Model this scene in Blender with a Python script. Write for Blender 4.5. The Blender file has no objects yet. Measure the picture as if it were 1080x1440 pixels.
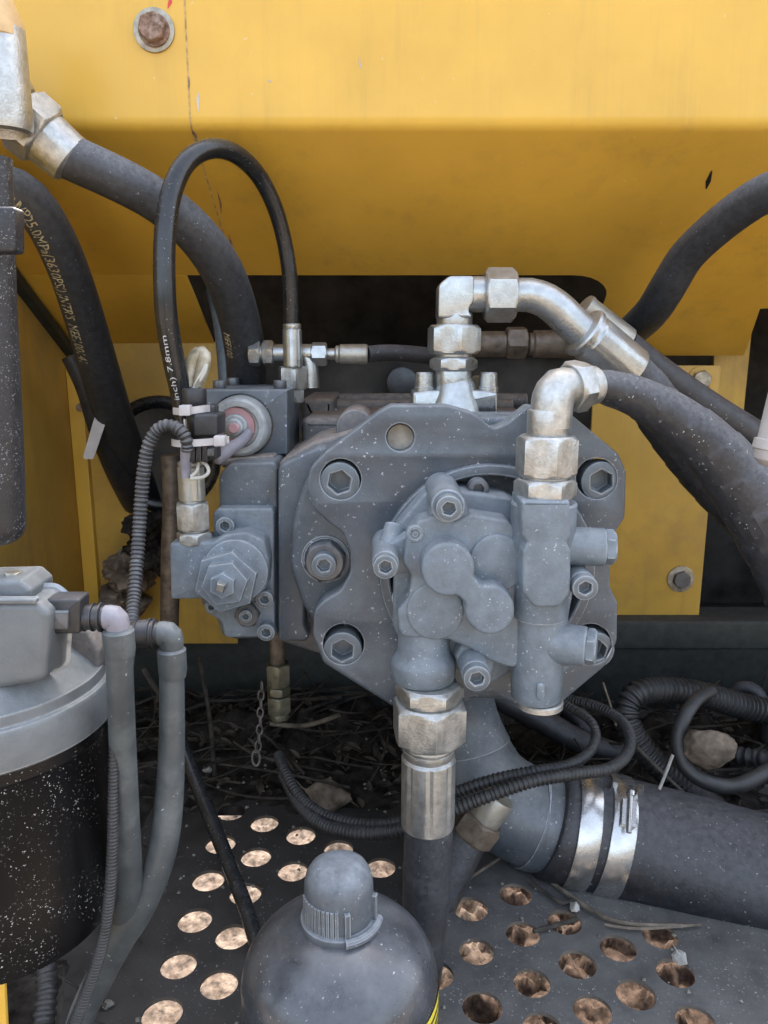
import bpy, bmesh, math, random
from mathutils import Vector, Matrix, noise, geometry
random.seed(7)
C = bpy.context.scene.collection
SC = bpy.context.scene
RAD = math.radians
# ------------------------------------------------------------------ camera
FPX, PITCH = 1088.0, RAD(12.0)
cp, sp = math.cos(PITCH), math.sin(PITCH)
cam = bpy.data.cameras.new('camera')
cam.sensor_fit = 'VERTICAL'; cam.sensor_height = 24.0
cam.lens = FPX / 1440 * 24.0
cam.clip_start = 0.02; cam.clip_end = 2000
camo = bpy.data.objects.new('camera', cam); C.objects.link(camo)
camo.location = (0, 0, 0); camo.rotation_euler = (RAD(90) - PITCH, 0, 0)
SC.camera = camo
# ------------------------------------------------------------------ light
SUN_EL, SUN_ROT = RAD(47), RAD(12)
w = bpy.data.worlds.new('World'); SC.world = w; w.use_nodes = True
wn = w.node_tree; bg = wn.nodes['Background']
sky = wn.nodes.new('ShaderNodeTexSky'); sky.sky_type = 'NISHITA'; sky.sun_disc = False
sky.sun_elevation = SUN_EL; sky.sun_rotation = SUN_ROT
sky.air_density = 1.0; sky.dust_density = 6.0; sky.ozone_density = 0.3
hsv = wn.nodes.new('ShaderNodeHueSaturation'); hsv.inputs['Saturation'].default_value = .65
wn.links.new(sky.outputs[0], hsv.inputs['Color']); wn.links.new(hsv.outputs[0], bg.inputs[0]); bg.inputs[1].default_value = 0.15
sun = bpy.data.lights.new('sun', 'SUN'); sun.energy = 2.0; sun.angle = RAD(0.5); sun.color = (1, .95, .86)
suno = bpy.data.objects.new('sun', sun); C.objects.link(suno)
sd = Vector((math.sin(SUN_ROT) * math.cos(SUN_EL), math.cos(SUN_ROT) * math.cos(SUN_EL), math.sin(SUN_EL)))
suno.rotation_euler = sd.to_track_quat('Z', 'Y').to_euler(); suno.location = sd * 20
vs = SC.view_settings
vs.view_transform = 'Standard'; vs.look = 'None'; vs.gamma = 1; vs.exposure = 2.65
SC.cycles.max_bounces = 10; SC.cycles.diffuse_bounces = 5
# ------------------------------------------------------------------ helpers
FLOOR = -0.59
def P(x, y, Y):                       # the point seen at photo pixel x, y at depth Y in front of the camera
    u = (x - 540) / FPX; v = (720 - y) / FPX
    t = Y / (cp + v * sp)
    return Vector((u * t, Y, t * (v * cp - sp)))
def PZ(x, y, z):                      # the point seen at photo pixel x, y on the level z
    u = (x - 540) / FPX; v = (720 - y) / FPX
    t = z / (v * cp - sp)
    return Vector((u * t, (cp + v * sp) * t, z))
def M(y, Y): return Y / (cp + (720 - y) / FPX * sp) / FPX     # metres per photo pixel there

class MB:
    def __init__(s): s.v = []; s.f = []
    def add(s, vs, fs):
        o = len(s.v); s.v += [Vector(a) for a in vs]; s.f += [tuple(i + o for i in f) for f in fs]; return s
    def join(s, *others):
        for m in others: s.add(m.v, m.f)
        return s
def wloc(o):
    p = Vector((0, 0, 0))
    while o is not None: p += o.location; o = o.parent
    return p
def obj(name, mb, mat, parent=None, ang=32, recalc=True):
    me = bpy.data.meshes.new(name)
    lo = Vector([min(v[i] for v in mb.v) for i in range(3)]); hi = Vector([max(v[i] for v in mb.v) for i in range(3)])
    c = (lo + hi) / 2
    me.from_pydata([v - c for v in mb.v], [], mb.f)
    if recalc:
        bm = bmesh.new(); bm.from_mesh(me)
        bmesh.ops.recalc_face_normals(bm, faces=bm.faces); bm.to_mesh(me); bm.free()
    me.polygons.foreach_set('use_smooth', [True] * len(me.polygons))
    me.set_sharp_from_angle(angle=RAD(ang))
    me.materials.append(mat)
    o = bpy.data.objects.new(name, me); C.objects.link(o)
    if parent is not None: o.parent = parent
    o.location = c - (wloc(parent) if parent is not None else Vector((0, 0, 0)))
    return o
def tag(o, label, cat, group=None):
    o['label'] = label; o['category'] = cat
    if group: o['group'] = group
    return o
def struct(o, kind='structure'): o['kind'] = kind; return o
def thing(name, label, cat, loc, group=None):
    o = bpy.data.objects.new(name, None); C.objects.link(o); o.location = loc; o.empty_display_size = .02
    return tag(o, label, cat, group)
def frame(axis):
    a = Vector(axis).normalized()
    h = Vector((0, 0, 1)) if abs(a.z) < .9 else Vector((0, -1, 0))
    u = (h - a * h.dot(a)).normalized()
    return a, u, a.cross(u)
def loft(o, axis, rings, n=36, cap0=True, cap1=True, phase=0.0):
    """rings: (height, radius or radius function of the angle)"""
    a, u, v = frame(axis); mb = MB(); o = Vector(o); vs = []; fs = []
    for h, r in rings:
        for k in range(n):
            t = 2 * math.pi * k / n
            rr = r(t) if callable(r) else r
            vs.append(o + a * h + (u * math.cos(t + phase) + v * math.sin(t + phase)) * rr)
    for i in range(len(rings) - 1):
        for k in range(n):
            b = i * n; k2 = (k + 1) % n
            fs.append((b + k, b + k2, b + n + k2, b + n + k))
    if cap0: fs.append(tuple(range(n)))
    if cap1: fs.append(tuple(range((len(rings) - 1) * n, len(rings) * n)))
    return mb.add(vs, fs)
def hexr(a): return lambda t: a / math.cos((t + math.pi / 6) % (math.pi / 3) - math.pi / 6)
def hexnut(o, axis, h0, h1, af, phase=0.0, ch=True, n=36, both=True):
    """af = half the width across flats"""
    rings = []; L = h1 - h0; cd = min(af * .16, L * .3)
    def rr(lim): 
        hx = hexr(af)
        return lambda t: min(hx(t), lim)
    if ch == 'flat':
        hx = hexr(af); return loft(o, axis, [(h0, hx)] + [(h1 - cd * .35, hx), (h1 - cd * .1, lambda t: hx(t) * .985), (h1, lambda t: hx(t) * .955)], n, phase=phase)
    def end(sgn, hb):
        return [(hb + sgn * cd * k, rr(af * (.96 + .2 * k))) for k in (0, .35, .7, 1)]
    lo = end(1, h0) if both else [(h0, hexr(af))]
    hi = end(-1, h1)[::-1]
    return loft(o, axis, lo + hi, n, phase=phase)
def cyl(o, axis, h0, h1, r, b=None, n=32):
    b = min(r * .12, (h1 - h0) * .2) if b is None else b
    return loft(o, axis, [(h0, r - b), (h0 + b * .3, r - b * .3), (h0 + b, r), (h1 - b, r), (h1 - b * .3, r - b * .3), (h1, r - b)], n)
def sockethead(o, axis, h, r, af, depth, n=36, phase=0.2):
    b = r * .12; hx = hexr(af)
    return loft(o, axis, [(0, r), (h - b, r), (h - b * .3, r - b * .3), (h, r - b), (h, lambda t: hx(t) * 1.08), (h - r * .05, hx), (h - depth, hx)], n, phase=phase)
def catmull(pts, step):
    """pts: list of (Vector, r) -> dense list of (pos, r)"""
    out = []
    for i in range(len(pts) - 1):
        p0, p1, p2, p3 = pts[max(i - 1, 0)], pts[i], pts[i + 1], pts[min(i + 2, len(pts) - 1)]
        L = (p2[0] - p1[0]).length; m = max(2, int(L / step))
        for k in range(m):
            t = k / m; q = []
            for A, B, D, E in [(p0[0], p1[0], p2[0], p3[0]), (p0[1], p1[1], p2[1], p3[1])]:
                q.append(.5 * ((2 * B) + (D - A) * t + (2 * A - 5 * B + 4 * D - E) * t * t + (3 * B - A - 3 * D + E) * t ** 3))
            out.append((q[0], q[1]))
    out.append(pts[-1]); return out
def path(px): return [(P(x, y, Y), r * M(y, Y)) for x, y, Y, r in px]
def frames(cl):
    fr = []; prev = None; s = 0.0
    for i, (p, r) in enumerate(cl):
        t = (cl[min(i + 1, len(cl) - 1)][0] - cl[max(i - 1, 0)][0]).normalized()
        if prev is None: a, u, v = frame(t)
        else:
            u = (prev - t * prev.dot(t)).normalized(); v = t.cross(u)
        prev = u
        if i: s += (p - cl[i - 1][0]).length
        fr.append((p, r, t, u, v, s))
    return fr
def tube(pts, n=16, step=None, mod=None, round_end=False, cap=True):
    """pts: (Vector, r); mod: radius factor as a function of (arc length, angle)"""
    r0 = pts[0][1]
    cl = catmull(pts, step or r0 * .6); fr = frames(cl); mb = MB(); vs = []; fs = []; rows = []
    for p, r, t, u, v, s in fr:
        rows.append((p, r, u, v, s))
    if round_end:
        p, r, t, u, v, s = fr[-1]
        for k in range(1, 6):
            q = k / 6 * math.pi / 2
            rows.append((p + t * r * .8 * math.sin(q), r * max(math.cos(q), .08), u, v, s))
    for p, r, u, v, s in rows:
        for k in range(n):
            a = 2 * math.pi * k / n; rr = r * (mod(s, a) if mod else 1)
            vs.append(p + (u * math.cos(a) + v * math.sin(a)) * rr)
    for i in range(len(rows) - 1):
        for k in range(n):
            k2 = (k + 1) % n; fs.append((i * n + k, i * n + k2, (i + 1) * n + k2, (i + 1) * n + k))
    if cap: fs.append(tuple(range(n))); fs.append(tuple(range((len(rows) - 1) * n, len(rows) * n)))
    mb.add(vs, fs); mb.cl = cl; return mb
def ptube(px, **k): return tube(path(px), **k)
def corrugated(px, n=14, pitch=None):
    pts = path(px); r = pts[0][1]; pitch = pitch or r * .75
    def mod(s, a):
        x = (s / pitch) % 1.0
        return 1.0 if x < .5 else .84
    return tube(pts, n=n, step=pitch / 4.0, mod=mod)
def wrapped(px, pitch, n=20, amt=.05):
    def mod(s, a):
        x = (s / pitch + a / (2 * math.pi)) % 1.0
        return 1 + amt * (.5 - x)
    pts = path(px); return tube(pts, n=n, step=pitch / 10, mod=mod)
def fillet(pts, seg=5):
    out = []; n = len(pts)
    for i in range(n):
        x, y, r = (tuple(pts[i]) + (0,))[:3]; p = Vector((x, y)); a = Vector(pts[i - 1][:2]); b = Vector(pts[(i + 1) % n][:2])
        if r <= 0: out.append((x, y)); continue
        da = (a - p); db = (b - p); la, lb = da.length, db.length; da /= la; db /= lb
        ang = math.acos(max(-1, min(1, da.dot(db))))
        if ang > 3.1: out.append((x, y)); continue
        t = min(r / math.tan(ang / 2), la * .48, lb * .48); rr = t * math.tan(ang / 2)
        c = p + (da + db).normalized() * (rr / math.sin(ang / 2))
        s = p + da * t - c; e = p + db * t - c
        a0 = math.atan2(s.y, s.x); a1 = math.atan2(e.y, e.x); d = (a1 - a0 + math.pi) % (2 * math.pi) - math.pi
        for k in range(seg + 1):
            q = a0 + d * k / seg; out.append((c.x + rr * math.cos(q), c.y + rr * math.sin(q)))
    return out
def circ(x, y, r, n=32): return [(x + r * math.cos(2 * math.pi * k / n), y + r * math.sin(2 * math.pi * k / n)) for k in range(n)]
def area(p): return sum(p[i - 1][0] * p[i][1] - p[i][0] * p[i - 1][1] for i in range(len(p))) / 2
def inset(p, d):                       # p counter-clockwise; d > 0 goes inwards
    out = []; n = len(p)
    for i in range(n):
        a, b, c = Vector(p[i - 1]), Vector(p[i]), Vector(p[(i + 1) % n])
        e1 = (b - a); e2 = (c - b)
        if e1.length < 1e-9 or e2.length < 1e-9: out.append(tuple(b)); continue
        n1 = Vector((-e1.y, e1.x)).normalized(); n2 = Vector((-e2.y, e2.x)).normalized()
        m = n1 + n2
        m = m / max(m.dot(m) / 2, .5) if m.length > .01 else n1
        out.append((b.x + m.x * d, b.y + m.y * d))
    return out
def slab(outer, holes, T, depth, bevel=0.0, foot=0.0, hole_bevel=0.0):
    """outer, holes: 2-D loops in metres; T(x, y, h) -> world, h = 0 front face, growing to the back"""
    mb = MB(); o = list(outer)
    if area(o) < 0: o.reverse()
    loops = []
    rings = []
    if bevel > 0:
        for k in range(4):
            q = k / 3 * math.pi / 2; rings.append((inset(o, bevel * (1 - math.sin(q))), bevel * (1 - math.cos(q))))
    else: rings.append((o, 0))
    if foot > 0:
        for k in range(4):
            q = k / 3 * math.pi / 2; rings.append((inset(o, -foot * (1 - math.cos(q))), depth - foot + foot * math.sin(q)))
    else: rings.append((o, depth))
    n = len(o); vs = []; fs = []
    for loop, h in rings: vs += [T(x, y, h) for x, y in loop]
    for i in range(len(rings) - 1):
        for k in range(n):
            k2 = (k + 1) % n; fs.append((i * n + k, i * n + k2, (i + 1) * n + k2, (i + 1) * n + k))
    front = [list(range(n))]; back = [list(range((len(rings) - 1) * n, len(rings) * n))]
    f2 = [rings[0][0]]; b2 = [rings[-1][0]]
    for hl in holes:
        h_ = list(hl)
        if area(h_) < 0: h_.reverse()
        hr = []
        if hole_bevel > 0: hr = [(inset(h_, -hole_bevel), 0), (inset(h_, -hole_bevel * .3), hole_bevel * .3), (h_, hole_bevel)]
        else: hr = [(h_, 0)]
        hr.append((h_, depth)); m = len(h_); b0 = len(vs)
        for loop, h in hr: vs += [T(x, y, h) for x, y in loop]
        for i in range(len(hr) - 1):
            for k in range(m):
                k2 = (k + 1) % m; fs.append((b0 + i * m + k, b0 + i * m + k2, b0 + (i + 1) * m + k2, b0 + (i + 1) * m + k))
        front.append(list(range(b0, b0 + m))); back.append(list(range(b0 + (len(hr) - 1) * m, b0 + len(hr) * m)))
        f2.append(hr[0][0]); b2.append(hr[-1][0])
    for ids, l2 in ((front, f2), (back, b2)):
        flat = [i for l in ids for i in l]
        if len(ids) == 1: fs.append(tuple(flat)); continue
        for tri in geometry.tessellate_polygon([[Vector((x, y, 0)) for x, y in l] for l in l2]):
            fs.append(tuple(flat[i] for i in tri))
    mb.add(vs, fs); return mb
def prism(outline, Y0, Y1, bevel=.0015, holes=(), foot=0.0, hole_bevel=0.0):
    """outline and holes in photo pixels as seen on the front plane Y0; runs straight back to Y1"""
    def w(l): return [(P(x, y, Y0).x, P(x, y, Y0).z) for x, y in l]
    return slab(w(outline), [w(h) for h in holes], lambda x, z, h: Vector((x, Y0 + h, z)), Y1 - Y0, bevel, foot, hole_bevel)
def rrect(x0, y0, x1, y1, r, seg=4): return fillet([(x0, y0, r), (x1, y0, r), (x1, y1, r), (x0, y1, r)], seg)
def boxm(x0, x1, y0, y1, z0, z1, b=.001):
    return slab([(x0, z0), (x1, z0), (x1, z1), (x0, z1)], [], lambda x, z, h: Vector((x, y0 + h, z)), y1 - y0, b)
def lump(c, rx, ry, rz, amp, seed, sub=3, freq=2.0):
    bm = bmesh.new(); bmesh.ops.create_icosphere(bm, subdivisions=sub, radius=1)
    mb = MB(); off = Vector((seed * 3.1, seed * 1.7, seed * 5.3))
    for v in bm.verts:
        d = 1 + amp * noise.fractal(v.co * freq + off, .8, 2.0, 4)
        v.co = Vector((v.co.x * rx, v.co.y * ry, v.co.z * rz)) * d
    mb.add([v.co + Vector(c) for v in bm.verts], [[v.index for v in f.verts] for f in bm.faces]); bm.free(); return mb
def rock(c, rx, ry, rz, seed):
    r_ = random.Random(seed); bm = bmesh.new()
    for _ in range(26):
        v = Vector((r_.gauss(0, 1), r_.gauss(0, 1), r_.gauss(0, 1))).normalized() * r_.uniform(.75, 1.05); bm.verts.new(v)
    h = bmesh.ops.convex_hull(bm, input=bm.verts)
    bmesh.ops.delete(bm, geom=[v for v in bm.verts if not v.link_faces], context='VERTS')
    bmesh.ops.bevel(bm, geom=list(bm.edges), offset=.06, segments=1, affect='EDGES')
    bmesh.ops.triangulate(bm, faces=bm.faces)
    bmesh.ops.subdivide_edges(bm, edges=list(bm.edges), cuts=2, use_grid_fill=True)
    mb = MB(); bm.verts.ensure_lookup_table(); bm.verts.index_update(); off = Vector((seed * 2.3, seed, seed * .7))
    for v in bm.verts:
        d = 1 + .07 * noise.fractal(v.co * 3.2 + off, .8, 2.0, 4); v.co = Vector((v.co.x * rx, v.co.y * ry, v.co.z * rz)) * d
    mb.add([v.co + Vector(c) for v in bm.verts], [[v.index for v in f.verts] for f in bm.faces]); bm.free(); return mb
def text_mesh(body, size):
    cu = bpy.data.curves.new('lettering', 'FONT'); cu.body = body; cu.size = size; cu.align_x = 'LEFT'; cu.resolution_u = 2
    o = bpy.data.objects.new('lettering', cu); C.objects.link(o)
    dg = bpy.context.evaluated_depsgraph_get(); me = o.evaluated_get(dg).to_mesh()
    vs = [v.co.copy() for v in me.vertices]; fs = [tuple(p.vertices) for p in me.polygons]
    o.evaluated_get(dg).to_mesh_clear(); bpy.data.objects.remove(o); bpy.data.curves.remove(cu)
    return vs, fs
def text_on_tube(body, size, cl, s0, roll, lift=.0004, squash=1.0, up=-1):
    """lettering laid round a hose: along its centre line from arc length s0, turned by `roll` from the side that faces the front"""
    vs, fs = text_mesh(body, size); fr = frames(cl); mb = MB(); out = []
    for v in vs:
        s = s0 + v.x * squash; i = min(range(len(fr)), key=lambda k: abs(fr[k][5] - s))
        p, r, t, u, w_, si = fr[i]; p = p + t * (s - si)
        sd_ = -fr[len(fr) // 2][0].normalized(); sd_ = (sd_ - t * sd_.dot(t)).normalized(); q = t.cross(sd_)
        a = roll + up * (v.y - size * .35) / r
        out.append(p + (sd_ * math.cos(a) + q * math.sin(a)) * (r + lift))
    return mb.add(out, fs)
# ------------------------------------------------------------------ materials
def mat(name, base, rough=.5, metal=0.0, var=.12, scale=60, dust=None, dust_amt=0.0, side_dust=0.0, specks=None, speck_scale=260, speck_th=.16,
        stain=None, stain_amt=0.0, stain_scale=25, bump=.12, bump_scale=400, spec=.5, coat=0.0, rough_var=.12, edge=None, edge_amt=.5, edge_r=.002, streak=None, streak_amt=.5):
    m = bpy.data.materials.new(name); m.use_nodes = True; nt = m.node_tree; N = nt.nodes; Lk = nt.links.new
    b = N['Principled BSDF']; b.inputs['Metallic'].default_value = metal; b.inputs['Specular IOR Level'].default_value = spec
    b.inputs['Coat Weight'].default_value = coat; b.inputs['Coat Roughness'].default_value = .15
    geo = N.new('ShaderNodeNewGeometry'); pos = geo.outputs['Position']
    def nz(sc, det=4, ro=.6):
        t = N.new('ShaderNodeTexNoise'); t.inputs['Scale'].default_value = sc; t.inputs['Detail'].default_value = det; t.inputs['Roughness'].default_value = ro
        Lk(pos, t.inputs['Vector']); return t.outputs['Fac']
    def ramp(x, lo, hi):
        r = N.new('ShaderNodeMapRange'); r.inputs['From Min'].default_value = lo; r.inputs['From Max'].default_value = hi; Lk(x, r.inputs['Value']); return r.outputs[0]
    def math_(op, a, c):
        q = N.new('ShaderNodeMath'); q.operation = op
        for i, z in enumerate((a, c)):
            if isinstance(z, (int, float)): q.inputs[i].default_value = z
            else: Lk(z, q.inputs[i])
        return q.outputs[0]
    def mix(f, a, c):
        q = N.new('ShaderNodeMix'); q.data_type = 'RGBA'
        if isinstance(f, (int, float)): q.inputs[0].default_value = f
        else: Lk(f, q.inputs[0])
        for i, z in ((6, a), (7, c)):
            if isinstance(z, tuple): q.inputs[i].default_value = (*z, 1)
            else: Lk(z, q.inputs[i])
        return q.outputs[2]
    n1 = nz(scale)
    dark = tuple(x * (1 - var * 2) for x in base); light = tuple(min(1, x * (1 + var * 2)) for x in base)
    col = mix(ramp(n1, .3, .7), dark, light)
    mtl = None
    if stain:
        f = math_('MULTIPLY', ramp(nz(stain_scale, 6, .7), .48, .68), stain_amt); col = mix(f, col, stain)
    if streak:
        tm = N.new('ShaderNodeMapping'); tm.inputs['Scale'].default_value = (38, 38, 2.2); Lk(pos, tm.inputs['Vector'])
        tn = N.new('ShaderNodeTexNoise'); tn.inputs['Scale'].default_value = 1.0; tn.inputs['Detail'].default_value = 6; tn.inputs['Roughness'].default_value = .7; Lk(tm.outputs[0], tn.inputs['Vector'])
        col = mix(math_('MULTIPLY', math_('MULTIPLY', ramp(tn.outputs['Fac'], .5, .72), ramp(nz(5, 3), .35, .65)), streak_amt), col, streak)
    dfac = None
    if dust:
        sx = N.new('ShaderNodeSeparateXYZ'); Lk(geo.outputs['Normal'], sx.inputs[0])
        up = ramp(sx.outputs['Z'], -.15, .95)
        dn = ramp(nz(scale * 1.7, 6, .7), .3, .72)
        dfac = math_('MULTIPLY', math_('ADD', math_('MULTIPLY', up, dust_amt), side_dust), math_('ADD', dn, .25))
        q = N.new('ShaderNodeClamp'); Lk(dfac, q.inputs[0]); dfac = q.outputs[0]
        col = mix(dfac, col, dust)
    if edge:
        bv = N.new('ShaderNodeBevel'); bv.samples = 4; bv.inputs['Radius'].default_value = edge_r
        dt = N.new('ShaderNodeVectorMath'); dt.operation = 'DOT_PRODUCT'; Lk(bv.outputs[0], dt.inputs[0]); Lk(geo.outputs['Normal'], dt.inputs[1])
        ef = math_('MULTIPLY', ramp(dt.outputs['Value'], .995, .88), edge_amt)
        ef = math_('MULTIPLY', ef, ramp(nz(110, 5, .7), .22, .52)); col = mix(ef, col, edge)
    if specks:
        vo = N.new('ShaderNodeTexVoronoi'); vo.inputs['Scale'].default_value = speck_scale * 3.4
        dn_ = N.new('ShaderNodeTexNoise'); dn_.inputs['Scale'].default_value = speck_scale * 3; Lk(pos, dn_.inputs['Vector'])
        va = N.new('ShaderNodeVectorMath'); va.operation = 'MULTIPLY_ADD'; Lk(dn_.outputs['Color'], va.inputs[0])
        va.inputs[1].default_value = (.9 / speck_scale,) * 3; Lk(pos, va.inputs[2]); Lk(va.outputs[0], vo.inputs['Vector'])
        wn_ = N.new('ShaderNodeSeparateColor'); Lk(vo.outputs['Color'], wn_.inputs[0])
        gate = ramp(wn_.outputs[0], 1 - speck_th * .30, 1.0)
        th = math_('MULTIPLY', gate, .62)
        sf = math_('LESS_THAN', vo.outputs['Distance'], th)
        sf = math_('MULTIPLY', sf, math_('MULTIPLY', ramp(nz(28, 3), .40, .62), .7))
        col = mix(sf, col, specks)
    Lk(col, b.inputs['Base Color'])
    rr = math_('ADD', math_('MULTIPLY', math_('SUBTRACT', nz(scale * .6), .5), rough_var * 2), rough)
    if dfac is not None:
        rr = math_('ADD', rr, math_('MULTIPLY', dfac, .3))
        if metal: Lk(math_('MULTIPLY', math_('SUBTRACT', 1.0, dfac), metal), b.inputs['Metallic'])
    Lk(rr, b.inputs['Roughness'])
    if bump:
        bp = N.new('ShaderNodeBump'); bp.inputs['Strength'].default_value = bump; bp.inputs['Distance'].default_value = .001
        Lk(nz(bump_scale, 3), bp.inputs['Height']); Lk(bp.outputs[0], b.inputs['Normal'])
    return m
DUST = (.33, .345, .345)
TAN = (.40, .33, .27)
m_grey = mat('grey_machine_paint', (.09, .115, .135), .46, var=.10, dust=DUST, dust_amt=.5, side_dust=.05, specks=(.62, .63, .64), speck_scale=170, speck_th=.22, bump=.25, bump_scale=600, edge=(.46, .50, .53), edge_amt=.95)
m_blue = mat('light_grey_paint', (.132, .165, .196), .44, var=.13, dust=DUST, dust_amt=.5, side_dust=.05, specks=(.6, .6, .6), speck_scale=220, speck_th=.2, bump=.5, bump_scale=280, stain=(.08, .10, .115), stain_amt=.5, stain_scale=26, edge=(.46, .50, .53), edge_amt=.95)
m_flange = mat('flange_paint', (.056, .071, .088), .30, var=.10, scale=25, dust=DUST, dust_amt=.55, side_dust=.05, specks=(.68, .68, .68), speck_scale=150, speck_th=.22, stain=(.03, .038, .046), stain_amt=.5, stain_scale=16, bump=.35, bump_scale=500, edge=(.46, .50, .53), edge_amt=.95)
m_cast = mat('rough_cast_iron', (.065, .073, .082), .55, var=.15, dust=TAN, dust_amt=.75, side_dust=.10, specks=(.5, .5, .5), speck_scale=200, speck_th=.14, bump=.5, bump_scale=350, edge=(.40, .43, .45), edge_amt=.7)
m_tandust = mat('pale_dusty_metal', (.42, .38, .32), .6, var=.15, bump=.3)
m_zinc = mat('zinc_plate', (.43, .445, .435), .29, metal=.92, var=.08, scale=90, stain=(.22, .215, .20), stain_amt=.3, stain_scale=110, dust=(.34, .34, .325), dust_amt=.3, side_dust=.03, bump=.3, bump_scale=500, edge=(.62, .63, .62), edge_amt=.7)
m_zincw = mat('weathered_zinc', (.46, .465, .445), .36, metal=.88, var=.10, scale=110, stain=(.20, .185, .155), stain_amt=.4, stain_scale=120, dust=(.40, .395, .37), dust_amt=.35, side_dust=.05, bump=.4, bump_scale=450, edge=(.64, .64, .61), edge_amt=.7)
m_zincd = mat('dull_zinc', (.42, .41, .36), .45, metal=.7, var=.12, scale=120, stain=(.22, .19, .15), stain_amt=.6, stain_scale=60, bump=.3)  # duller, browner zinc for some ferrules, nuts and bolts
m_steel = mat('blackened_steel', (.10, .105, .115), .38, metal=.55, var=.15, dust=DUST, dust_amt=.5, side_dust=.04, bump=.2)
m_bolt = mat('grey_painted_bolt', (.095, .116, .134), .38, metal=.2, var=.12, dust=DUST, dust_amt=.5, side_dust=.04, bump=.2, edge=(.46, .50, .53), edge_amt=.95)
m_rubber = mat('black_rubber', (.022, .023, .026), .5, var=.2, dust=(.2, .2, .21), dust_amt=.35, side_dust=.035, specks=(.5, .5, .5), speck_scale=260, speck_th=.10, bump=.2, bump_scale=500)
m_rubbers = mat('smooth_black_rubber', (.011, .012, .013), .24, var=.15, dust=(.14, .15, .16), dust_amt=.16, side_dust=.02, specks=(.6, .6, .6), speck_scale=300, speck_th=.09, bump=.05)
m_hosed = mat('dusty_black_hose', (.022, .0235, .027), .5, var=.25, scale=140, dust=(.20, .212, .232), dust_amt=.9, side_dust=.06, specks=(.45, .45, .45), speck_scale=260, speck_th=.08, bump=.3, bump_scale=350)  # pale top is dust, raised to paint in light from above
m_bigrub = mat('large_rubber_hose', (.015, .015, .018), .42, var=.25, scale=85, dust=(.10, .10, .105), dust_amt=.8, side_dust=.03, specks=(.5, .5, .5), speck_scale=190, speck_th=.12, bump=.5, bump_scale=300)
m_wrap = mat('wrapped_black_hose', (.021, .022, .026), .45, var=.2, scale=150, dust=(.21, .217, .23), dust_amt=.75, side_dust=.04, specks=(.62, .61, .58), speck_scale=180, speck_th=.14, bump=.25)
m_fuel = mat('grey_rubber_fuel_hose', (.045, .055, .06), .45, var=.12, scale=40, dust=(.32, .345, .35), dust_amt=.4, side_dust=.04, specks=(.55, .6, .6), speck_scale=220, speck_th=.05, bump=.1, stain=(.15, .165, .165), stain_amt=.5, stain_scale=22)
m_plast = mat('black_plastic', (.014, .0145, .016), .38, var=.2, dust=(.25, .25, .27), dust_amt=.25, side_dust=.02, bump=.15)
m_conduit = mat('black_corrugated_plastic', (.02, .02, .022), .4, var=.15, dust=(.30, .30, .30), dust_amt=.5, side_dust=.05, bump=.1)
m_conduitd = mat('dirty_corrugated_plastic', (.018, .018, .019), .45, var=.2, dust=(.11, .11, .105), dust_amt=.35, side_dust=.03, bump=.1)
m_can = mat('black_gloss_can', (.0045, .0045, .005), .32, var=.1, specks=(.7, .7, .68), speck_scale=380, speck_th=.32, bump=0, spec=.22)
m_alu = mat('cast_aluminium', (.12, .135, .145), .45, metal=.3, var=.1, scale=50, stain=(.12, .12, .115), stain_amt=.4, dust=(.27, .285, .285), dust_amt=.5, side_dust=.04, bump=.3, bump_scale=600, edge=(.55, .57, .58), edge_amt=.6)
m_bottle = mat('satin_black_paint', (.020, .0225, .027), .26, var=.2, scale=25, dust=(.28, .295, .32), dust_amt=.28, side_dust=.02, specks=(.6, .6, .6), speck_scale=240, speck_th=.13, coat=.25, bump=.12, bump_scale=900)
m_strut = mat('speckled_black_plastic', (.013, .013, .015), .42, var=.2, dust=(.25, .25, .27), dust_amt=.15, side_dust=.01, specks=(.5, .5, .52), speck_scale=420, speck_th=.6, bump=.3, bump_scale=700)
m_cap = mat('grey_plastic_cap', (.055, .067, .08), .45, var=.1, dust=(.35, .38, .41), dust_amt=.45, side_dust=.06, specks=(.5, .5, .5), speck_scale=220, speck_th=.1, bump=.1, edge=(.40, .43, .45), edge_amt=.7)
m_yellow = mat('yellow_paint', (.66, .395, .055), .36, var=.04, scale=6, stain=(.50, .30, .035), stain_amt=.35, stain_scale=5, dust=(.55, .42, .2), dust_amt=.25, specks=(.70, .60, .38), speck_scale=110, speck_th=.012, bump=.35, bump_scale=7, coat=.1, spec=.35, streak=(.30, .20, .07), streak_amt=.35)
m_yelloww = mat('worn_yellow_paint', (.56, .345, .06), .42, var=.07, scale=7, stain=(.25, .16, .07), stain_amt=.5, stain_scale=6, dust=(.45, .36, .22), dust_amt=.3, side_dust=.03, bump=.06, bump_scale=60, spec=.35, streak=(.22, .15, .07), streak_amt=.5)
m_filler = mat('cracked_seam_filler', (.50, .33, .12), .7, var=.2, scale=200, stain=(.10, .055, .03), stain_amt=1.0, stain_scale=60, bump=.3)
m_rust = mat('rusty_steel', (.22, .13, .085), .7, metal=.2, var=.3, scale=180, stain=(.35, .33, .31), stain_amt=.6, stain_scale=90, bump=.7, bump_scale=300)
m_boltd = mat('dull_plated_bolt', (.36, .33, .26), .5, metal=.6, var=.2, scale=120, bump=.3)
m_chain = mat('dirty_steel_chain', (.16, .15, .14), .5, metal=.5, var=.2, bump=.2)
m_dark = mat('dark_green_chassis_paint', (.018, .024, .022), .6, var=.25, dust=(.10, .09, .08), dust_amt=.6, side_dust=.05, bump=.3)
m_bay = mat('grimy_dark_metal', (.06, .055, .05), .75, var=.35, scale=12, stain=(.10, .085, .065), stain_amt=.6, stain_scale=8, bump=.3)
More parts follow.
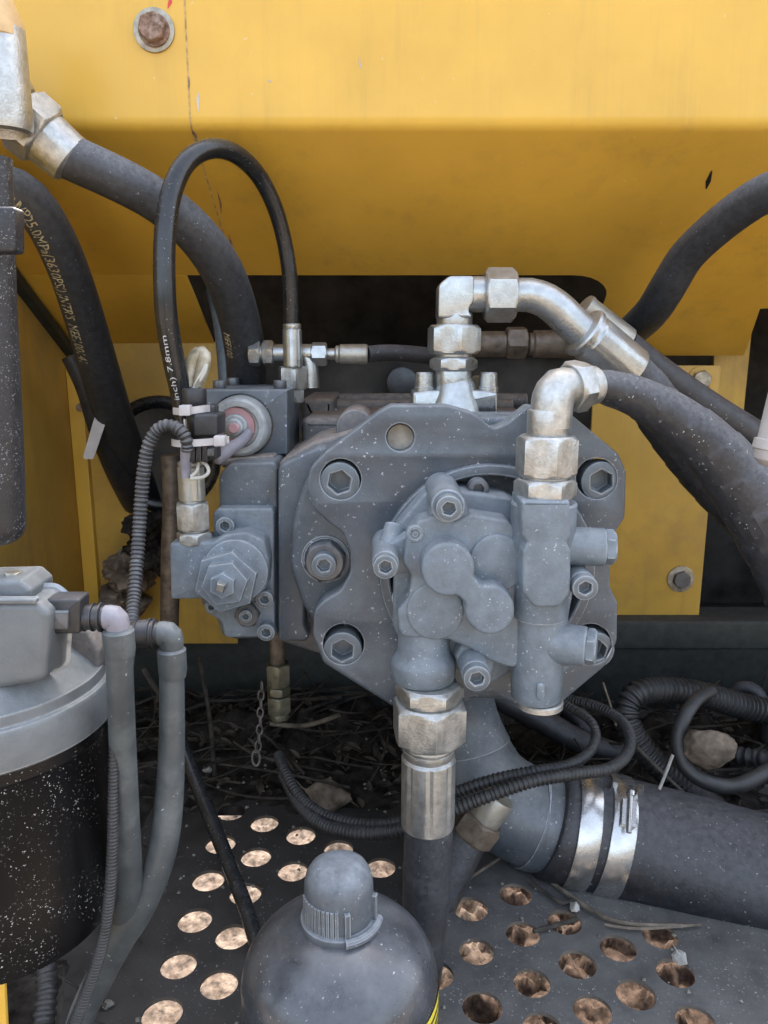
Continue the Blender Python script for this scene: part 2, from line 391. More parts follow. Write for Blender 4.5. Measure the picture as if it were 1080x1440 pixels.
m_floor = mat('dirty_deck_metal', (.028, .027, .026), .55, var=.25, scale=16, stain=(.018, .017, .016), stain_amt=.9, stain_scale=7, dust=(.075, .07, .064), dust_amt=.6, specks=(.5, .48, .45), speck_scale=200, speck_th=.14, bump=.5, bump_scale=250)
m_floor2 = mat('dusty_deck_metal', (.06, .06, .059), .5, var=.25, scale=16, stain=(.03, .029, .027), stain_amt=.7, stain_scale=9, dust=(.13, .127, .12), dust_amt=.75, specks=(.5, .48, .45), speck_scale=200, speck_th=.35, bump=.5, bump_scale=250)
m_soil = mat('tan_soil', (.085, .066, .053), .95, var=.4, scale=55, stain=(.045, .03, .022), stain_amt=.85, stain_scale=34, bump=1.0, bump_scale=30, spec=.1)
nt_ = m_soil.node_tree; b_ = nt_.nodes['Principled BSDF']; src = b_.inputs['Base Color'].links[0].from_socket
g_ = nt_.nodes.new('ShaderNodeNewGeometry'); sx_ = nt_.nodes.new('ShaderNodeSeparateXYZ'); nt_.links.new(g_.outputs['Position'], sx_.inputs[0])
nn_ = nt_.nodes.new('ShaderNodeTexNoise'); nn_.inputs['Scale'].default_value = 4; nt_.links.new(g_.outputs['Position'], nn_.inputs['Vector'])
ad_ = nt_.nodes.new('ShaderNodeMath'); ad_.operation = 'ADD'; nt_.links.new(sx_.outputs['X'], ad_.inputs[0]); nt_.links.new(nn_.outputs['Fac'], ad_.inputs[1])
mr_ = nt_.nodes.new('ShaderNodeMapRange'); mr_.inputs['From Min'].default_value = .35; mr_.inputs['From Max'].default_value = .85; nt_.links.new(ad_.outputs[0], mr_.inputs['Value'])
mx_ = nt_.nodes.new('ShaderNodeMix'); mx_.data_type = 'RGBA'; mx_.blend_type = 'MULTIPLY'; mx_.inputs[7].default_value = (.40, .34, .31, 1)   # shade painted in: soil colour darkened to the right of the deck
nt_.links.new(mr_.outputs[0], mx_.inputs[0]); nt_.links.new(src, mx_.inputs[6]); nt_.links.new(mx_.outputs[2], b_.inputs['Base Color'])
mr2 = nt_.nodes.new('ShaderNodeMapRange'); mr2.inputs['From Min'].default_value = .9; mr2.inputs['From Max'].default_value = .3
ad2 = nt_.nodes.new('ShaderNodeMath'); ad2.operation = 'MULTIPLY_ADD'; nt_.links.new(nn_.outputs['Fac'], ad2.inputs[0]); ad2.inputs[1].default_value = .4; nt_.links.new(sx_.outputs['Y'], ad2.inputs[2])
nt_.links.new(ad2.outputs[0], mr2.inputs['Value'])
mx2 = nt_.nodes.new('ShaderNodeMix'); mx2.data_type = 'RGBA'; nt_.links.new(mr2.outputs[0], mx2.inputs[0]); nt_.links.new(mx_.outputs[2], mx2.inputs[6]); mx2.inputs[7].default_value = (.17, .14, .11, 1)   # paler soil out of view, added to bounce light onto the hood underside
nt_.links.new(mx2.outputs[2], b_.inputs['Base Color'])
m_litter = mat('dark_leaf_litter', (.03, .026, .022), .9, var=.45, scale=50, bump=.4, spec=.2)
m_leaf = mat('dead_brown_leaf', (.07, .058, .045), .8, var=.48, scale=30, bump=.3, spec=.3)
m_twig = mat('dry_twig', (.13, .11, .085), .85, var=.3, scale=60, bump=.4, spec=.2)
m_twigd = mat('dirty_twig', (.05, .044, .037), .85, var=.3, scale=60, bump=.4, spec=.2)
m_stone = mat('dusty_stone', (.20, .19, .16), .9, var=.25, scale=50, bump=.8, bump_scale=200, spec=.2)
m_stonel = mat('pale_stone', (.36, .35, .32), .9, var=.15, scale=60, bump=.6, bump_scale=200, spec=.2)
m_clod = mat('dry_earth_clod', (.16, .13, .10), .95, var=.3, scale=40, bump=1.0, bump_scale=150, spec=.1)
m_nylon = mat('natural_nylon', (.48, .46, .45), .4, var=.06, dust=(.45, .42, .4), side_dust=.1, bump=.05)
m_wire = mat('white_wire', (.5, .48, .42), .45, var=.06, bump=0)
m_tape = mat('clear_brown_sleeve', (.27, .23, .15), .3, var=.3, scale=60, stain=(.55, .52, .44), stain_amt=.8, stain_scale=40, bump=.2, bump_scale=120)
m_pink = mat('pink_plastic', (.42, .22, .23), .5, var=.1, dust=(.5, .42, .42), side_dust=.15, dust_amt=.3, bump=.1)
m_sole = mat('grey_white_coil', (.36, .38, .38), .5, metal=.3, var=.12, scale=90, stain=(.25, .26, .24), stain_amt=.5, stain_scale=60, bump=.35, bump_scale=200)
m_sleeve = mat('lilac_grey_sleeve', (.19, .18, .21), .5, var=.12, dust=(.4, .4, .42), dust_amt=.3, side_dust=.1, bump=.1)
m_brass = mat('greenish_brass', (.20, .20, .15), .4, metal=.7, var=.2, scale=100, stain=(.12, .10, .06), stain_amt=.5, bump=.2)
m_copper = mat('brown_copper', (.14, .115, .09), .5, metal=.4, var=.25, scale=90, stain=(.20, .15, .10), stain_amt=.5, bump=.3)
m_white = mat('off_white_plastic', (.42, .39, .37), .45, var=.05, dust=(.42, .39, .36), side_dust=.08, dust_amt=.2, bump=.05)
m_print = mat('pale_yellow_print', (.36, .31, .19), .6, var=.15, scale=200, bump=0)
m_printw = mat('white_print', (.5, .5, .5), .6, var=.1, scale=200, bump=0)
m_label = mat('yellow_label', (.75, .62, .06), .4, var=.04, bump=0)
m_ink = mat('black_ink', (.01, .01, .01), .5, var=.05, bump=0)
m_bluehose = mat('blue_grey_hose', (.10, .14, .18), .45, var=.15, dust=(.3, .33, .36), side_dust=.08, dust_amt=.3, bump=.1)
m_tanplast = mat('tan_plastic', (.62, .42, .20), .5, var=.08, bump=.1)
m_band = mat('bright_steel_band', (.52, .52, .51), .25, metal=.95, var=.06, scale=60, stain=(.35, .32, .28), stain_amt=.3, stain_scale=50, dust=(.3, .29, .27), dust_amt=.1, side_dust=.02, bump=.15, rough_var=.08)
m_red = mat('red_marker', (.55, .05, .03), .5, var=.1, bump=0)

LET_A, LET_B = -.45, .85
YDIR = Vector((0, -1, 0)); UP = Vector((0, 0, 1)); RIGHT = Vector((1, 0, 0))
def V(px, y, Y): return px * M(y, Y)
# ================================================================== the setting
Y_H, Y_R = .80, 1.15                                  # hood face, rear panels
zf = P(540, 176, Y_H).z; zs = P(540, 483, Y_R).z
SD = Vector((0, Y_R - Y_H, zs - zf)); SLEN = SD.length; SD /= SLEN
SNRM = Vector((0, -SD.z, SD.y)); SNRM = -SNRM if SNRM.y < 0 else SNRM      # into the machine, away from the viewer
S0 = Vector((0, Y_H, zf))
def PS(px, py, off=0.0):                              # pixel -> the sloped underside of the hood
    d = P(px, py, 1.0); o = S0 - SNRM * off
    return d * (o.dot(SNRM) / d.dot(SNRM))
def st(px, py):
    p = PS(px, py); return (p.x, (p - S0).dot(SD))
gr = MB(); N_ = 24
gx = [-60, -20, -8] + [-4 + 8 * i / N_ for i in range(N_ + 1)] + [8, 20, 60]
for j, y in enumerate(gx):
    for i, x in enumerate(gx):
        z = -1.45 + (.05 * noise.fractal(Vector((x * 1.3, (y + 2) * 1.3, 0)), .9, 2, 4) if abs(x) < 5 and abs(y) < 5 else 0)
        gr.v.append(Vector((x, y + 2, z)))
n_ = len(gx)
gr.f = [(j * n_ + i, j * n_ + i + 1, (j + 1) * n_ + i + 1, (j + 1) * n_ + i) for j in range(n_ - 1) for i in range(n_ - 1)]
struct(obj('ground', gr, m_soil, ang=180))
gp_ = MB(); NX, NY = 230, 200
for j in range(NY + 1):
    for i in range(NX + 1):
        x = -1.15 + 2.5 * i / NX; y = .85 + 2.15 * j / NY; e = min(1, i / 12, (NX - i) / 12, j / 12, (NY - j) / 12)
        a_ = .012 + .036 * max(0, min(1, (x + .05) / .25))
        z = -1.45 + .05 * noise.fractal(Vector((x * 1.3, y * 1.3, 0)), .9, 2, 4) + e * (.02 + a_ * noise.fractal(Vector((x * 19, y * 19, 3)), .75, 2, 4)) - .03 * (1 - e)
        gp_.v.append(Vector((x, y, z)))
gp_.f = [(j * (NX + 1) + i, j * (NX + 1) + i + 1, (j + 1) * (NX + 1) + i + 1, (j + 1) * (NX + 1) + i) for j in range(NY) for i in range(NX)]
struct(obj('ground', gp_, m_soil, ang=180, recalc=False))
# perforated deck: two plates, the holes where the photograph shows them, the rows carried on around
HR = .0180
holeL = [(325,1142),(372,1158),(423,1175),(476,1194),(310,1187),(360,1205),(412,1225),(293,1238),(345,1257),(274,1294),(327,1317),(251,1357),(308,1384),(228,1425),(535,1220),(420,1134),(540,1166),(540,1128),(484,1262),(380,1326)]
holeR = [(662,1278),(670,1338),(678,1416),(725,1258),(735,1313),(748,1382),(794,1297),(812,1356),(833,1421),(869,1333),(894,1398),(928,1316),(950,1368),(978,1436),(612,1371),(762,1446),(690,1478),(914,1474)]
SPL = PZ(600, 1300, FLOOR).x
hl = [(PZ(a, b, FLOOR).x, PZ(a, b, FLOOR).y) for a, b in holeL]
hr_ = [(PZ(a, b, FLOOR).x, PZ(a, b, FLOOR).y) for a, b in holeR]
def plate(name, x0, x1, holes):
    T = lambda x, y, h: Vector((x, y, FLOOR - h))
    return slab([(x0, .34), (x1, .34), (x1, 1.24), (x0, 1.24)], [circ(x, y, HR * random.uniform(.97, 1.03), 28) for x, y in holes], T, .004, 0)
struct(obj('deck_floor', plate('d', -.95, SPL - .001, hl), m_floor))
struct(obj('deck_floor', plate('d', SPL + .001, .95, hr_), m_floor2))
# machine housing: sheet hood with a folded edge, left and right halves meeting at a seam
seam = P(268, 176, Y_H).x
XL, XR = -1.0, 1.0
sl = [st(262, 387), st(320, 530)]; tcut = st(500, 387)[1]
TH = .003
def hood(name, x0, x1, label, seamside):
    t = thing(name, label, 'hood panel', ((x0 + x1) / 2, Y_H, zf + .2))
    # upper face, fold and the sloped underside down to the slot as one bent sheet
    r = .007; prof = [(Y_H, .50), (Y_H, zf + r * 2.0)]
    a = Vector((Y_H, zf + r * 1.2)); c = Vector((Y_H, zf)); e = Vector((Y_H + SD.y * r * 1.2, zf + SD.z * r * 1.2))
    for k in range(9):
        q = k / 8; p = a * (1 - q) ** 2 + c * 2 * q * (1 - q) + e * q * q; prof.append((p.x, p.y))
    e1_ = r * 1.2 + .0015; prof.append((Y_H + SD.y * e1_, zf + SD.z * e1_)); prof.insert(2, (Y_H, zf + r * 1.2 + .0005 + .0008))
    mb = MB(); n = len(prof); back = []
    for i, (y, z) in enumerate(prof):
        pa = Vector(prof[max(i - 1, 0)]); pb = Vector(prof[min(i + 1, n - 1)]); d = (pb - pa).normalized()
        nn = Vector((-d.y, d.x)); nn = -nn if nn.x < 0 else nn
        back.append((y + nn.x * TH, z + nn.y * TH))
    loop = prof + back[::-1]; m = len(loop)
    for x in (x0, x1): mb.v += [Vector((x, y, z)) for y, z in loop]
    for k in range(m): mb.f.append((k, (k + 1) % m, m + (k + 1) % m, m + k))
    mb.f += [(i, i + 1, m - 2 - i, m - 1 - i) for i in range(n - 1)] + [(m + i, m + i + 1, m + m - 2 - i, m + m - 1 - i) for i in range(n - 1)]
    obj('bent_sheet', mb, m_yellow, t, ang=40)
    obj('sloped_sheet', slab([(x0, e1_), (x1, e1_), (x1, tcut), (x0, tcut)], [], lambda x, t_, h: S0 + Vector((x, 0, 0)) + SD * t_ + SNRM * h, TH, 0), m_yellow, t)
    return t
hoodl = hood('hood_panel', XL, seam - .0004, 'yellow hood sheet left of the cracked seam, with rusty bolt', 1)
hoodr = hood('hood_panel', seam + .0004, XR, 'wide yellow hood sheet right of the seam, folded above the pump', 0)
TS = lambda x, t, h: S0 + Vector((x, 0, 0)) + SD * t + SNRM * h
obj('lower_flap', slab([(XL, tcut + .0004), (sl[0][0], tcut + .0004), (sl[1][0], SLEN), (XL, SLEN)], [], TS, TH, .0008), m_yellow, hoodl)
rc = [st(868, 387), st(868, 470)]
c0 = st(815, 387); 
flap = fillet([(c0[0], tcut + .0004), (st(1062, 400)[0] , tcut + .0004), (st(1046, 470)[0], SLEN + .03), (rc[1][0] - .02, SLEN + .03), (rc[0][0], tcut + .05)], 1)
flap = [(c0[0], tcut + .0004), (XR, tcut + .0004), (XR, tcut + .02), (st(1064, 440)[0], tcut + .075), (st(1046, 500)[0], SLEN + .035), (rc[0][0] + .004, SLEN + .035)] + \
       [(rc[0][0] - .055 + .055 * math.cos(q), tcut + .055 - .055 * math.sin(q)) for q in [k * math.pi / 14 for k in range(8)]]
obj('lower_flap', slab(flap, [], TS, TH, .0), m_yellow, hoodr)
fil = MB(); rs_ = .007
sp_pts = [(Y_H, .49), (Y_H, zf + rs_ * 1.2)] + [(Y_H * (1 - q) ** 2 + Y_H * 2 * q * (1 - q) + (Y_H + SD.y * rs_ * 1.2) * q * q, (zf + rs_ * 1.2) * (1 - q) ** 2 + zf * 2 * q * (1 - q) + (zf + SD.z * rs_ * 1.2) * q * q) for q in (.2, .4, .6, .8, 1)] + [(Y_H + SD.y * tcut * .9, zf + SD.z * tcut * .9)]
for i, (y, z) in enumerate(sp_pts):
    nn_ = Vector((0, -1, 0)) if i < 2 else (-SNRM if i > 5 else (Vector((0, -1, 0)) - SNRM).normalized())
    for dx in (-.0008, .0008): fil.v.append(Vector((seam + dx, y, z)) + nn_ * .0003)
fil.f = [(2 * i, 2 * i + 1, 2 * i + 3, 2 * i + 2) for i in range(len(sp_pts) - 1)]
obj('seam_filler', fil, m_filler, hoodr, recalc=False)
# flange bolt on the left hood half
def flange_bolt(px, py, Y, rw, rh, h, mw, mh, parent, axis=YDIR, hexed=True):
    o = P(px, py, Y); k = M(py, Y)
    wa = obj('washer', cyl(o, axis, 0, .0022, rw * k), mw, parent)
    b = obj('bolt_head', hexnut(o + axis * .0021, axis, 0, h, rh * k, .3) if hexed else cyl(o + axis * .0021, axis, 0, h, rh * k), mh, wa)
    return wa
wsh = flange_bolt(217, 43, Y_H - .0001, 29, 17, .010, m_boltd, m_rust, hoodl)
obj('bolt_flange', cyl(P(217, 43, Y_H - .0021), YDIR, 0, .003, 22 * M(43, Y_H)), m_rust, wsh)
def sliver(pts, w0, name, mat_, parent, onslope=True):
    mb = MB(); ps = [PS(x, y, .0004) if onslope else P(x, y, Y_H - .0004) for x, y in pts]
    for i, p in enumerate(ps):
        ww = w0 * (1 - abs(2 * i / (len(ps) - 1) - 1) * .8); mb.v += [p - Vector((ww, 0, 0)), p + Vector((ww, 0, 0))]
    mb.f = [(2 * i, 2 * i + 1, 2 * i + 3, 2 * i + 2) for i in range(len(ps) - 1)]
    return obj(name, mb, mat_, parent, recalc=False)
sliver([(993, 266), (996, 255), (1001, 240)], .0028, 'paint_gouge', m_ink, hoodr)
sliver([(236, 12), (239, 4), (240, -6)], .002, 'marker_stroke', m_red, hoodl, False)
sliver([(505, 80), (506, 90), (507, 97)], .0008, 'paint_chip', m_white, hoodr, False)
sliver([(376, 112), (379, 114), (381, 116)], .0014, 'paint_chip', m_white, hoodr, False)
sliver([(279, 130), (278, 140), (279, 156)], .0012, 'paint_chip', m_printw, hoodr, False)
sliver([(271, 184), (275, 190), (277, 200)], .0014, 'paint_chip', m_rust, hoodr)
sliver([(306, 270), (310, 286), (311, 300)], .0012, 'paint_chip', m_rust, hoodr)
sliver([(322, 330), (325, 342), (326, 356)], .0012, 'paint_chip', m_rust, hoodr)
sliver([(266, 108), (266, 116), (266, 124)], .0009, 'paint_chip', m_rust, hoodl, False)
# rear panels behind and below the pump
zpb = P(540, 905, Y_R).z
x0_, x1_ = P(104, 600, Y_R).x, P(326, 700, Y_R).x
rp = thing('rear_panel', 'lit yellow rear panel at left with a round grommet hole', 'panel', ((x0_ + x1_) / 2, Y_R, zpb))
gc = P(228, 640, Y_R); grr = 80 * M(640, Y_R)
TR = lambda x, z, h: Vector((x, Y_R + h, z))
obj('panel_sheet', slab([(x0_, zpb), (x1_, zpb), (x1_, zs + .002), (x0_, zs + .002)], [circ(gc.x, gc.z, grr * .9, 40)], TR, .003, .0008), m_yelloww, rp)
gro = MB(); RT = 40; rt = 10
for i in range(RT):
    a = 2 * math.pi * i / RT
    for k in range(rt):
        b = 2 * math.pi * k / rt
        R_ = grr * .93 + .010 * math.cos(b); gro.v.append(Vector((gc.x + R_ * math.cos(a), gc.y + .001 - .008 * math.sin(b), gc.z + R_ * math.sin(a))))
for i in range(RT):
    for k in range(rt): gro.f.append((i * rt + k, i * rt + (k + 1) % rt, ((i + 1) % RT) * rt + (k + 1) % rt, ((i + 1) % RT) * rt + k))
obj('rubber_grommet', gro, m_rubbers, rp)
bx = P(123, 571, Y_R - .001)
obj('stud', cyl(bx, YDIR, 0, .03, .006), m_rust, rp)
rx0, rx1, rzt, rzb = P(826, 700, Y_R).x, P(1003, 640, Y_R).x, P(950, 514, Y_R).z, P(950, 872, Y_R).z
rp2 = thing('rear_panel', 'yellow rear panel at right held by two bolts, behind the wrapped hose', 'panel', ((rx0 + rx1) / 2, Y_R, rzb))
obj('panel_sheet', slab(fillet([(rx0, rzb, .003), (rx1, rzb, .008), (rx1, rzt, .003), (rx0, rzt, .003)]), [], TR, .004, .0008), m_yelloww, rp2)
flange_bolt(985, 534, Y_R - .0001, 19, 12, .007, m_yelloww, m_boltd, rp2)
flange_bolt(957, 814, Y_R - .0001, 19, 11, .007, m_boltd, m_steel, rp2)
# side panel on the left and the folded corner strip
cx = x0_ - .001
sp_ = thing('compartment_wall', 'tall dusty yellow side panel at left behind the filter', 'panel', (cx, 1.0, zpb))
top = [(Y_R - .02, zs - .014), (.42, zf + (zs - zf) * (.42 - Y_H) / (Y_R - Y_H) - .03)]
ysl = lambda y: zf + (zs - zf) * (y - Y_H) / (Y_R - Y_H) - .018
TX = lambda y, z, h: Vector((cx - h, y, z))
obj('panel_sheet', slab([(.45, -.62), (Y_R - .004, -.56), (Y_R - .004, ysl(Y_R)), (.60, ysl(.60))], [], TX, .003, .0006), m_yelloww, sp_)
obj('corner_strip', boxm(cx + .0005, cx + .022, Y_R - .012, Y_R - .001, -.585, zs - .02, .001), m_yellow, sp_)
obj('gap_strip', slab([(.45, ysl(.45) + .001), (Y_R - .004, ysl(Y_R) + .001), (Y_R - .004, ysl(Y_R) + .016), (.45, ysl(.45) + .016)], [], lambda y, z, h: Vector((cx + .012 - h, y, z)), .02, .001), m_dark, sp_)  # dark strip standing in for the shaded gap below the hood
# near yellow post that just shows in the lower left corner
np_ = P(2, 1350, .40)
tag(obj('corner_plate', prism([(-60, 1190), (0, 1262), (9, 1450), (9, 1520), (-60, 1520)], .40, .403, .0008), m_yellow), 'bright yellow edge of a plate in the lower left corner', 'plate')
# right side return, behind the wrapped hose
sr = thing('side_bracket', 'shaded yellow bracket plate with slanting edge at right', 'bracket', P(1030, 640, 1.22))
obj('plate', prism([(1004, 380), (1066, 380), (1060, 440), (1044, 600), (1036, 660), (1004, 660)], 1.22, 1.224, .001), m_yelloww, sr)
# the dark engine bay behind, closed so that no daylight leaks in
bay = MB()
bay.join(boxm(-1.0, 1.0, 1.75, 1.76, -.60, .50), boxm(-1.0, 1.0, .805, 1.76, .502, .51), boxm(-1.0, 1.0, 1.26, 1.749, -.60, -.592), boxm(.99, 1.0, .9, 1.749, -.59, .50), boxm(-1.0, -.99, .9, 1.749, -.59, .50))
struct(obj('engine_bay_wall', bay, m_bay))
rail = thing('chassis_rail', 'dark green chassis rail along the back of the deck', 'chassis rail', (0, 1.22, FLOOR))
obj('rail_face', boxm(-.95, .95, 1.19, 1.25, FLOOR + .001, zpb - .004, .004), m_dark, rail)
obj('rail_lip', boxm(.26, .98, 1.12, 1.188, P(900, 915, 1.12).z, P(900, 874, 1.12).z, .006), m_dark, rail)
# engine-side things dimly seen through the slot
eb = thing('engine_block', 'grimy dark engine casting dimly seen through the slot', 'engine', P(600, 520, 1.35))
obj('casting', boxm(-.25, .35, 1.30, 1.55, -.5, P(600, 500, 1.30).z, .02), m_bay, eb)
obj('boss', cyl(P(565, 537, 1.30), YDIR, 0, .03, 22 * M(537, 1.3)), m_steel, eb)
# ================================================================== main pump
YF = .680
pump = thing('hydraulic_pump', 'large grey hydraulic pump with a scalloped mounting flange', 'pump', P(640, 790, .8))
FL = fillet([(549,570,14),(629,570,20),(664,580,18),(694,603,10),(713,595,8),(744,570,10),(800,580,30),(870,638,16),(881,664,16),(879,728,18),(858,760,22),(858,826,20),(869,848,18),(868,902,20),(850,938,14),(789,989,12),(776,996,6),(731,994,14),(690,972,20),(660,982,20),(567,994,10),(553,994,10),(455,933,16),(440,894,20),(442,858,22),(455,845,18),(478,832,20),(493,806,24),(493,776,24),(481,748,22),(462,735,18),(441,716,18),(431,686,20),(436,658,18),(458,635,14),(532,579,16)], 5)
BC = (684, 802)
bolts = [(479, 674), (839, 673), (483, 906), (831, 906)]
obj('mounting_flange', prism(FL, YF, YF + .024, .0022, [circ(563, 615, 20, 28), circ(*BC, 136, 56)] + [circ(x, y, 29, 32) for x, y in bolts], hole_bevel=.0006), m_flange, pump, ang=40)
k = M(790, YF)
def ring(c, Y, r0, r1, h, b=.0012, n=56):
    return loft(P(*c, Y), YDIR, [(-.004, r0), (h - b, r0), (h, r0 + b), (h, r1 - b), (h - b * .3, r1 - b * .3), (h - b, r1), (0, r1 + .0008), (-.004, r1 + .001)], n, cap0=False, cap1=False)
obj('bore_lip', ring(BC, YF, 137 * k, 151 * k, .006), m_flange, pump)
for x, y in bolts:
    b = obj('socket_bolt', sockethead(P(x, y, YF + .018), YDIR,   .0165, 28.2 * k, 14.5 * k, .0155, phase=random.uniform(0, 1)), m_bolt, pump)
# the round housing that the flange is cast on, with its lock nut
HS = fillet([(600,585,30),(457,627,60),(424,686,70),(409,745,60),(408,800,60),(424,850,60),(448,890,40),(560,985,20),(800,985,30),(850,900,40),(850,660,40),(780,585,20)], 6)
obj('pump_head', prism(HS, YF + .026, YF + .075, .006), m_flange, pump)
obj('flange_plug', cyl(P(563, 615, YF + .020), YDIR, -.004, .003, 19 * k), m_tandust, pump)
c = P(458, 786, YF + .026)
ln = obj('lock_nut', hexnut(c, YDIR, -.002, .014, 27 * k, .25), m_steel, pump)
obj('counterbore_rim', loft(c, YDIR, [(-.003, 31 * k), (.0018, 31 * k), (.0018, 35 * k), (-.003, 37 * k)], 36, False, False), m_flange, pump)
obj('stop_screw', sockethead(c + YDIR * .0135, YDIR, .010, 17.5 * k, 8.5 * k, .008), m_bolt, ln)
# the body behind, with its rough top
BD = fillet([(392,650,10),(440,622,10),(520,600,14),(760,600,20),(850,660,20),(850,880,20),(780,950,30),(480,930,20),(392,902,8)], 4)
obj('pump_body', prism(BD, YF + .074, 1.06, .004), m_cast, pump)
obj('body_edge', prism(fillet([(391,655,12),(452,627,10),(470,640,6),(432,700,20),(428,880,14),(438,903,8),(391,901,4)], 4), YF + .050, YF + .10, .003), m_flange, pump)
tb = prism(rrect(425, 588, 760, 640, 8), .86, 1.06, .008)
obj('top_casting', tb, m_cast, pump)
obj('top_rib', prism(rrect(424, 560, 470, 640, 6), .96, 1.10, .008), m_cast, pump)
for x, y, Y, r in [(437, 597, .90, 13), (470, 583, .98, 10), (560, 574, 1.02, 9)]:
    obj('body_bolt', sockethead(P(x, y, Y), YDIR, .012, r * M(y, Y), r * .5 * M(y, Y), .007), m_steel, pump)
obj('port_boss', cyl(P(500, 600, .80), YDIR, -.06, .02, 26 * M(600, .8)), m_cast, pump)
for i, (x, y, Y, rx) in enumerate([(480, 580, .93, 13), (500, 578, .96, 10)]):
    pass
for x0, x1, y, Y in [(430, 720, 572, 1.03), (440, 740, 563, 1.08)]:
    obj('oil_gallery', tube([(P(x0, y, Y), .010), (P((x0 + x1) / 2, y, Y), .010), (P(x1, y, Y), .010)], n=12), m_cast, pump)
obj('suction_neck', ptube([(650, 940, .84, 42), (652, 985, .845, 43), (655, 1020, .845, 50), (662, 1050, .84, 56)], n=32), m_flange, pump)
# ================================================================== gear pump on the front
gp = thing('gear_pump', 'small light grey gear pump bolted into the flange bore', 'gear pump', P(680, 800, .64))
RP = fillet([(556,742,10),(598,692,18),(640,690,14),(716,700,10),(742,716,14),(752,800,30),(745,930,20),(690,962,14),(640,942,14),(580,935,20),(552,880,20)], 5)
obj('rear_cover', prism(RP, .650, .702, .003), m_blue, gp)
G1 = fillet([(572,753,10),(588,733,10),(612,726,10),(640,735,10),(664,724,10),(714,732,14),(738,760,14),(742,850,20),(728,940,10),(712,938,10),(690,930,14),(660,912,14),(640,904,10),(632,900,8),(562,896,14),(558,860,14),(574,840,10),(578,812,14),(566,790,12)], 5)
obj('pump_case', prism(G1, .622, .668, .0028, foot=.004), m_blue, gp, ang=40)
def lumpy(pts): return fillet(pts, 6)
def union_lobes(a, ra, b, rb, w_):          # two discs joined by a waisted neck
    A, B = Vector(a), Vector(b); d = (B - A); L = d.length; d /= L; q = Vector((-d.y, d.x)); th0 = math.asin(min(.95, w_ / ra)); th1 = math.asin(min(.95, w_ / rb))
    out = []
    for k_ in range(29):
        t = th0 + (2 * math.pi - 2 * th0) * k_ / 28; p = A + d * ra * math.cos(t) + q * ra * math.sin(t); out.append((p.x, p.y))
    for k_ in range(29):
        t = math.pi + th1 + (2 * math.pi - 2 * th1) * k_ / 28; p = B + d * rb * math.cos(t) + q * rb * math.sin(t); out.append((p.x, p.y))
    return out
def soften(pts, it=2):
    for _ in range(it):
        q = []
        for i in range(len(pts)):
            a, b = pts[i], pts[(i + 1) % len(pts)]
            q.append((a[0] * .75 + b[0] * .25, a[1] * .75 + b[1] * .25)); q.append((a[0] * .25 + b[0] * .75, a[1] * .25 + b[1] * .75))
        pts = q
    # thin out near-duplicate points
    out = [pts[0]]
    for p in pts[1:]:
        if (p[0] - out[-1][0]) ** 2 + (p[1] - out[-1][1]) ** 2 > 2.2: out.append(p)
    return out
obj('gear_boss', prism(circ(700, 792, 40, 40), .6190, .630, .0020, foot=.002), m_blue, gp)
obj('gear_boss', prism(circ(612, 860, 40, 40), .6196, .630, .0018, foot=.002), m_blue, gp)
obj('bearing_cover', prism(soften(union_lobes((630, 801), 38, (689, 858), 35, 17), 1), .6010, .630, .003, foot=.002), m_blue, gp, ang=45)
obj('cast_mark', ring((584, 751), .622, 7 * M(751, .622), 11.5 * M(751, .622), .0012, .0004, 28), m_blue, gp)
obj('cast_dot', cyl(P(584, 751, .622), YDIR, -.002, .0008, 4 * M(751, .622)), m_blue, gp)
def lug(x, y, r, rs, Y0=.602, Y1=.690):
    o = P(x, y, Y0); kk = M(y, Y0)
    e = obj('bolt_lug', loft(o, YDIR, [(-(Y1 - Y0), r * kk * 1.12), (-.02, r * kk * 1.04), (-.004, r * kk), (-.001, r * kk), (0, r * kk * .95)], 28), m_blue, gp)
    obj('socket_bolt', sockethead(o, YDIR, .010, rs * kk, rs * .47 * kk, .008, phase=random.uniform(0, 1)), m_bolt, e)
lug(630, 712, 24, 18.5); lug(542, 793, 19, 17.5, .607); lug(669, 948, 20, 19, .604); lug(819, 822, 19, 18, .604)
obj('lug_arm', ptube([(556, 742, .655, 16), (548, 765, .645, 16), (543, 790, .632, 17)], n=16), m_blue, gp)
obj('lug_arm', prism(fillet([(535,770,6),(585,745,8),(590,800,8),(548,812,8)]), .632, .665, .003), m_blue, gp)
obj('lug_arm', prism(fillet([(605,700,10),(655,700,10),(668,745,6),(600,745,6)]), .628, .668, .004), m_blue, gp)
obj('lug_arm', prism(fillet([(640,925,8),(650,905,8),(700,915,8),(690,965,10),(655,965,10)]), .630, .668, .004), m_blue, gp)
obj('small_bolt', sockethead(P(671, 685, .672), YDIR, .012, 15 * M(685, .66), 7 * M(685, .66), .008), m_steel, gp)
# outlet column at the lower left
kx = M(930, .63)
oc = P(596, 868, .6455)
obj('outlet_neck', loft(oc, -UP, [(-.012, 33 * kx), (0, 36 * kx), (.028, 37.5 * kx), (.033, 39 * kx), (.037, 43.5 * kx), (.0395, 46 * kx), (.042, 46.8 * kx), (.053, 46.8 * kx), (.0565, 44.5 * kx), (.0575, 42 * kx)], 44), m_blue, gp)
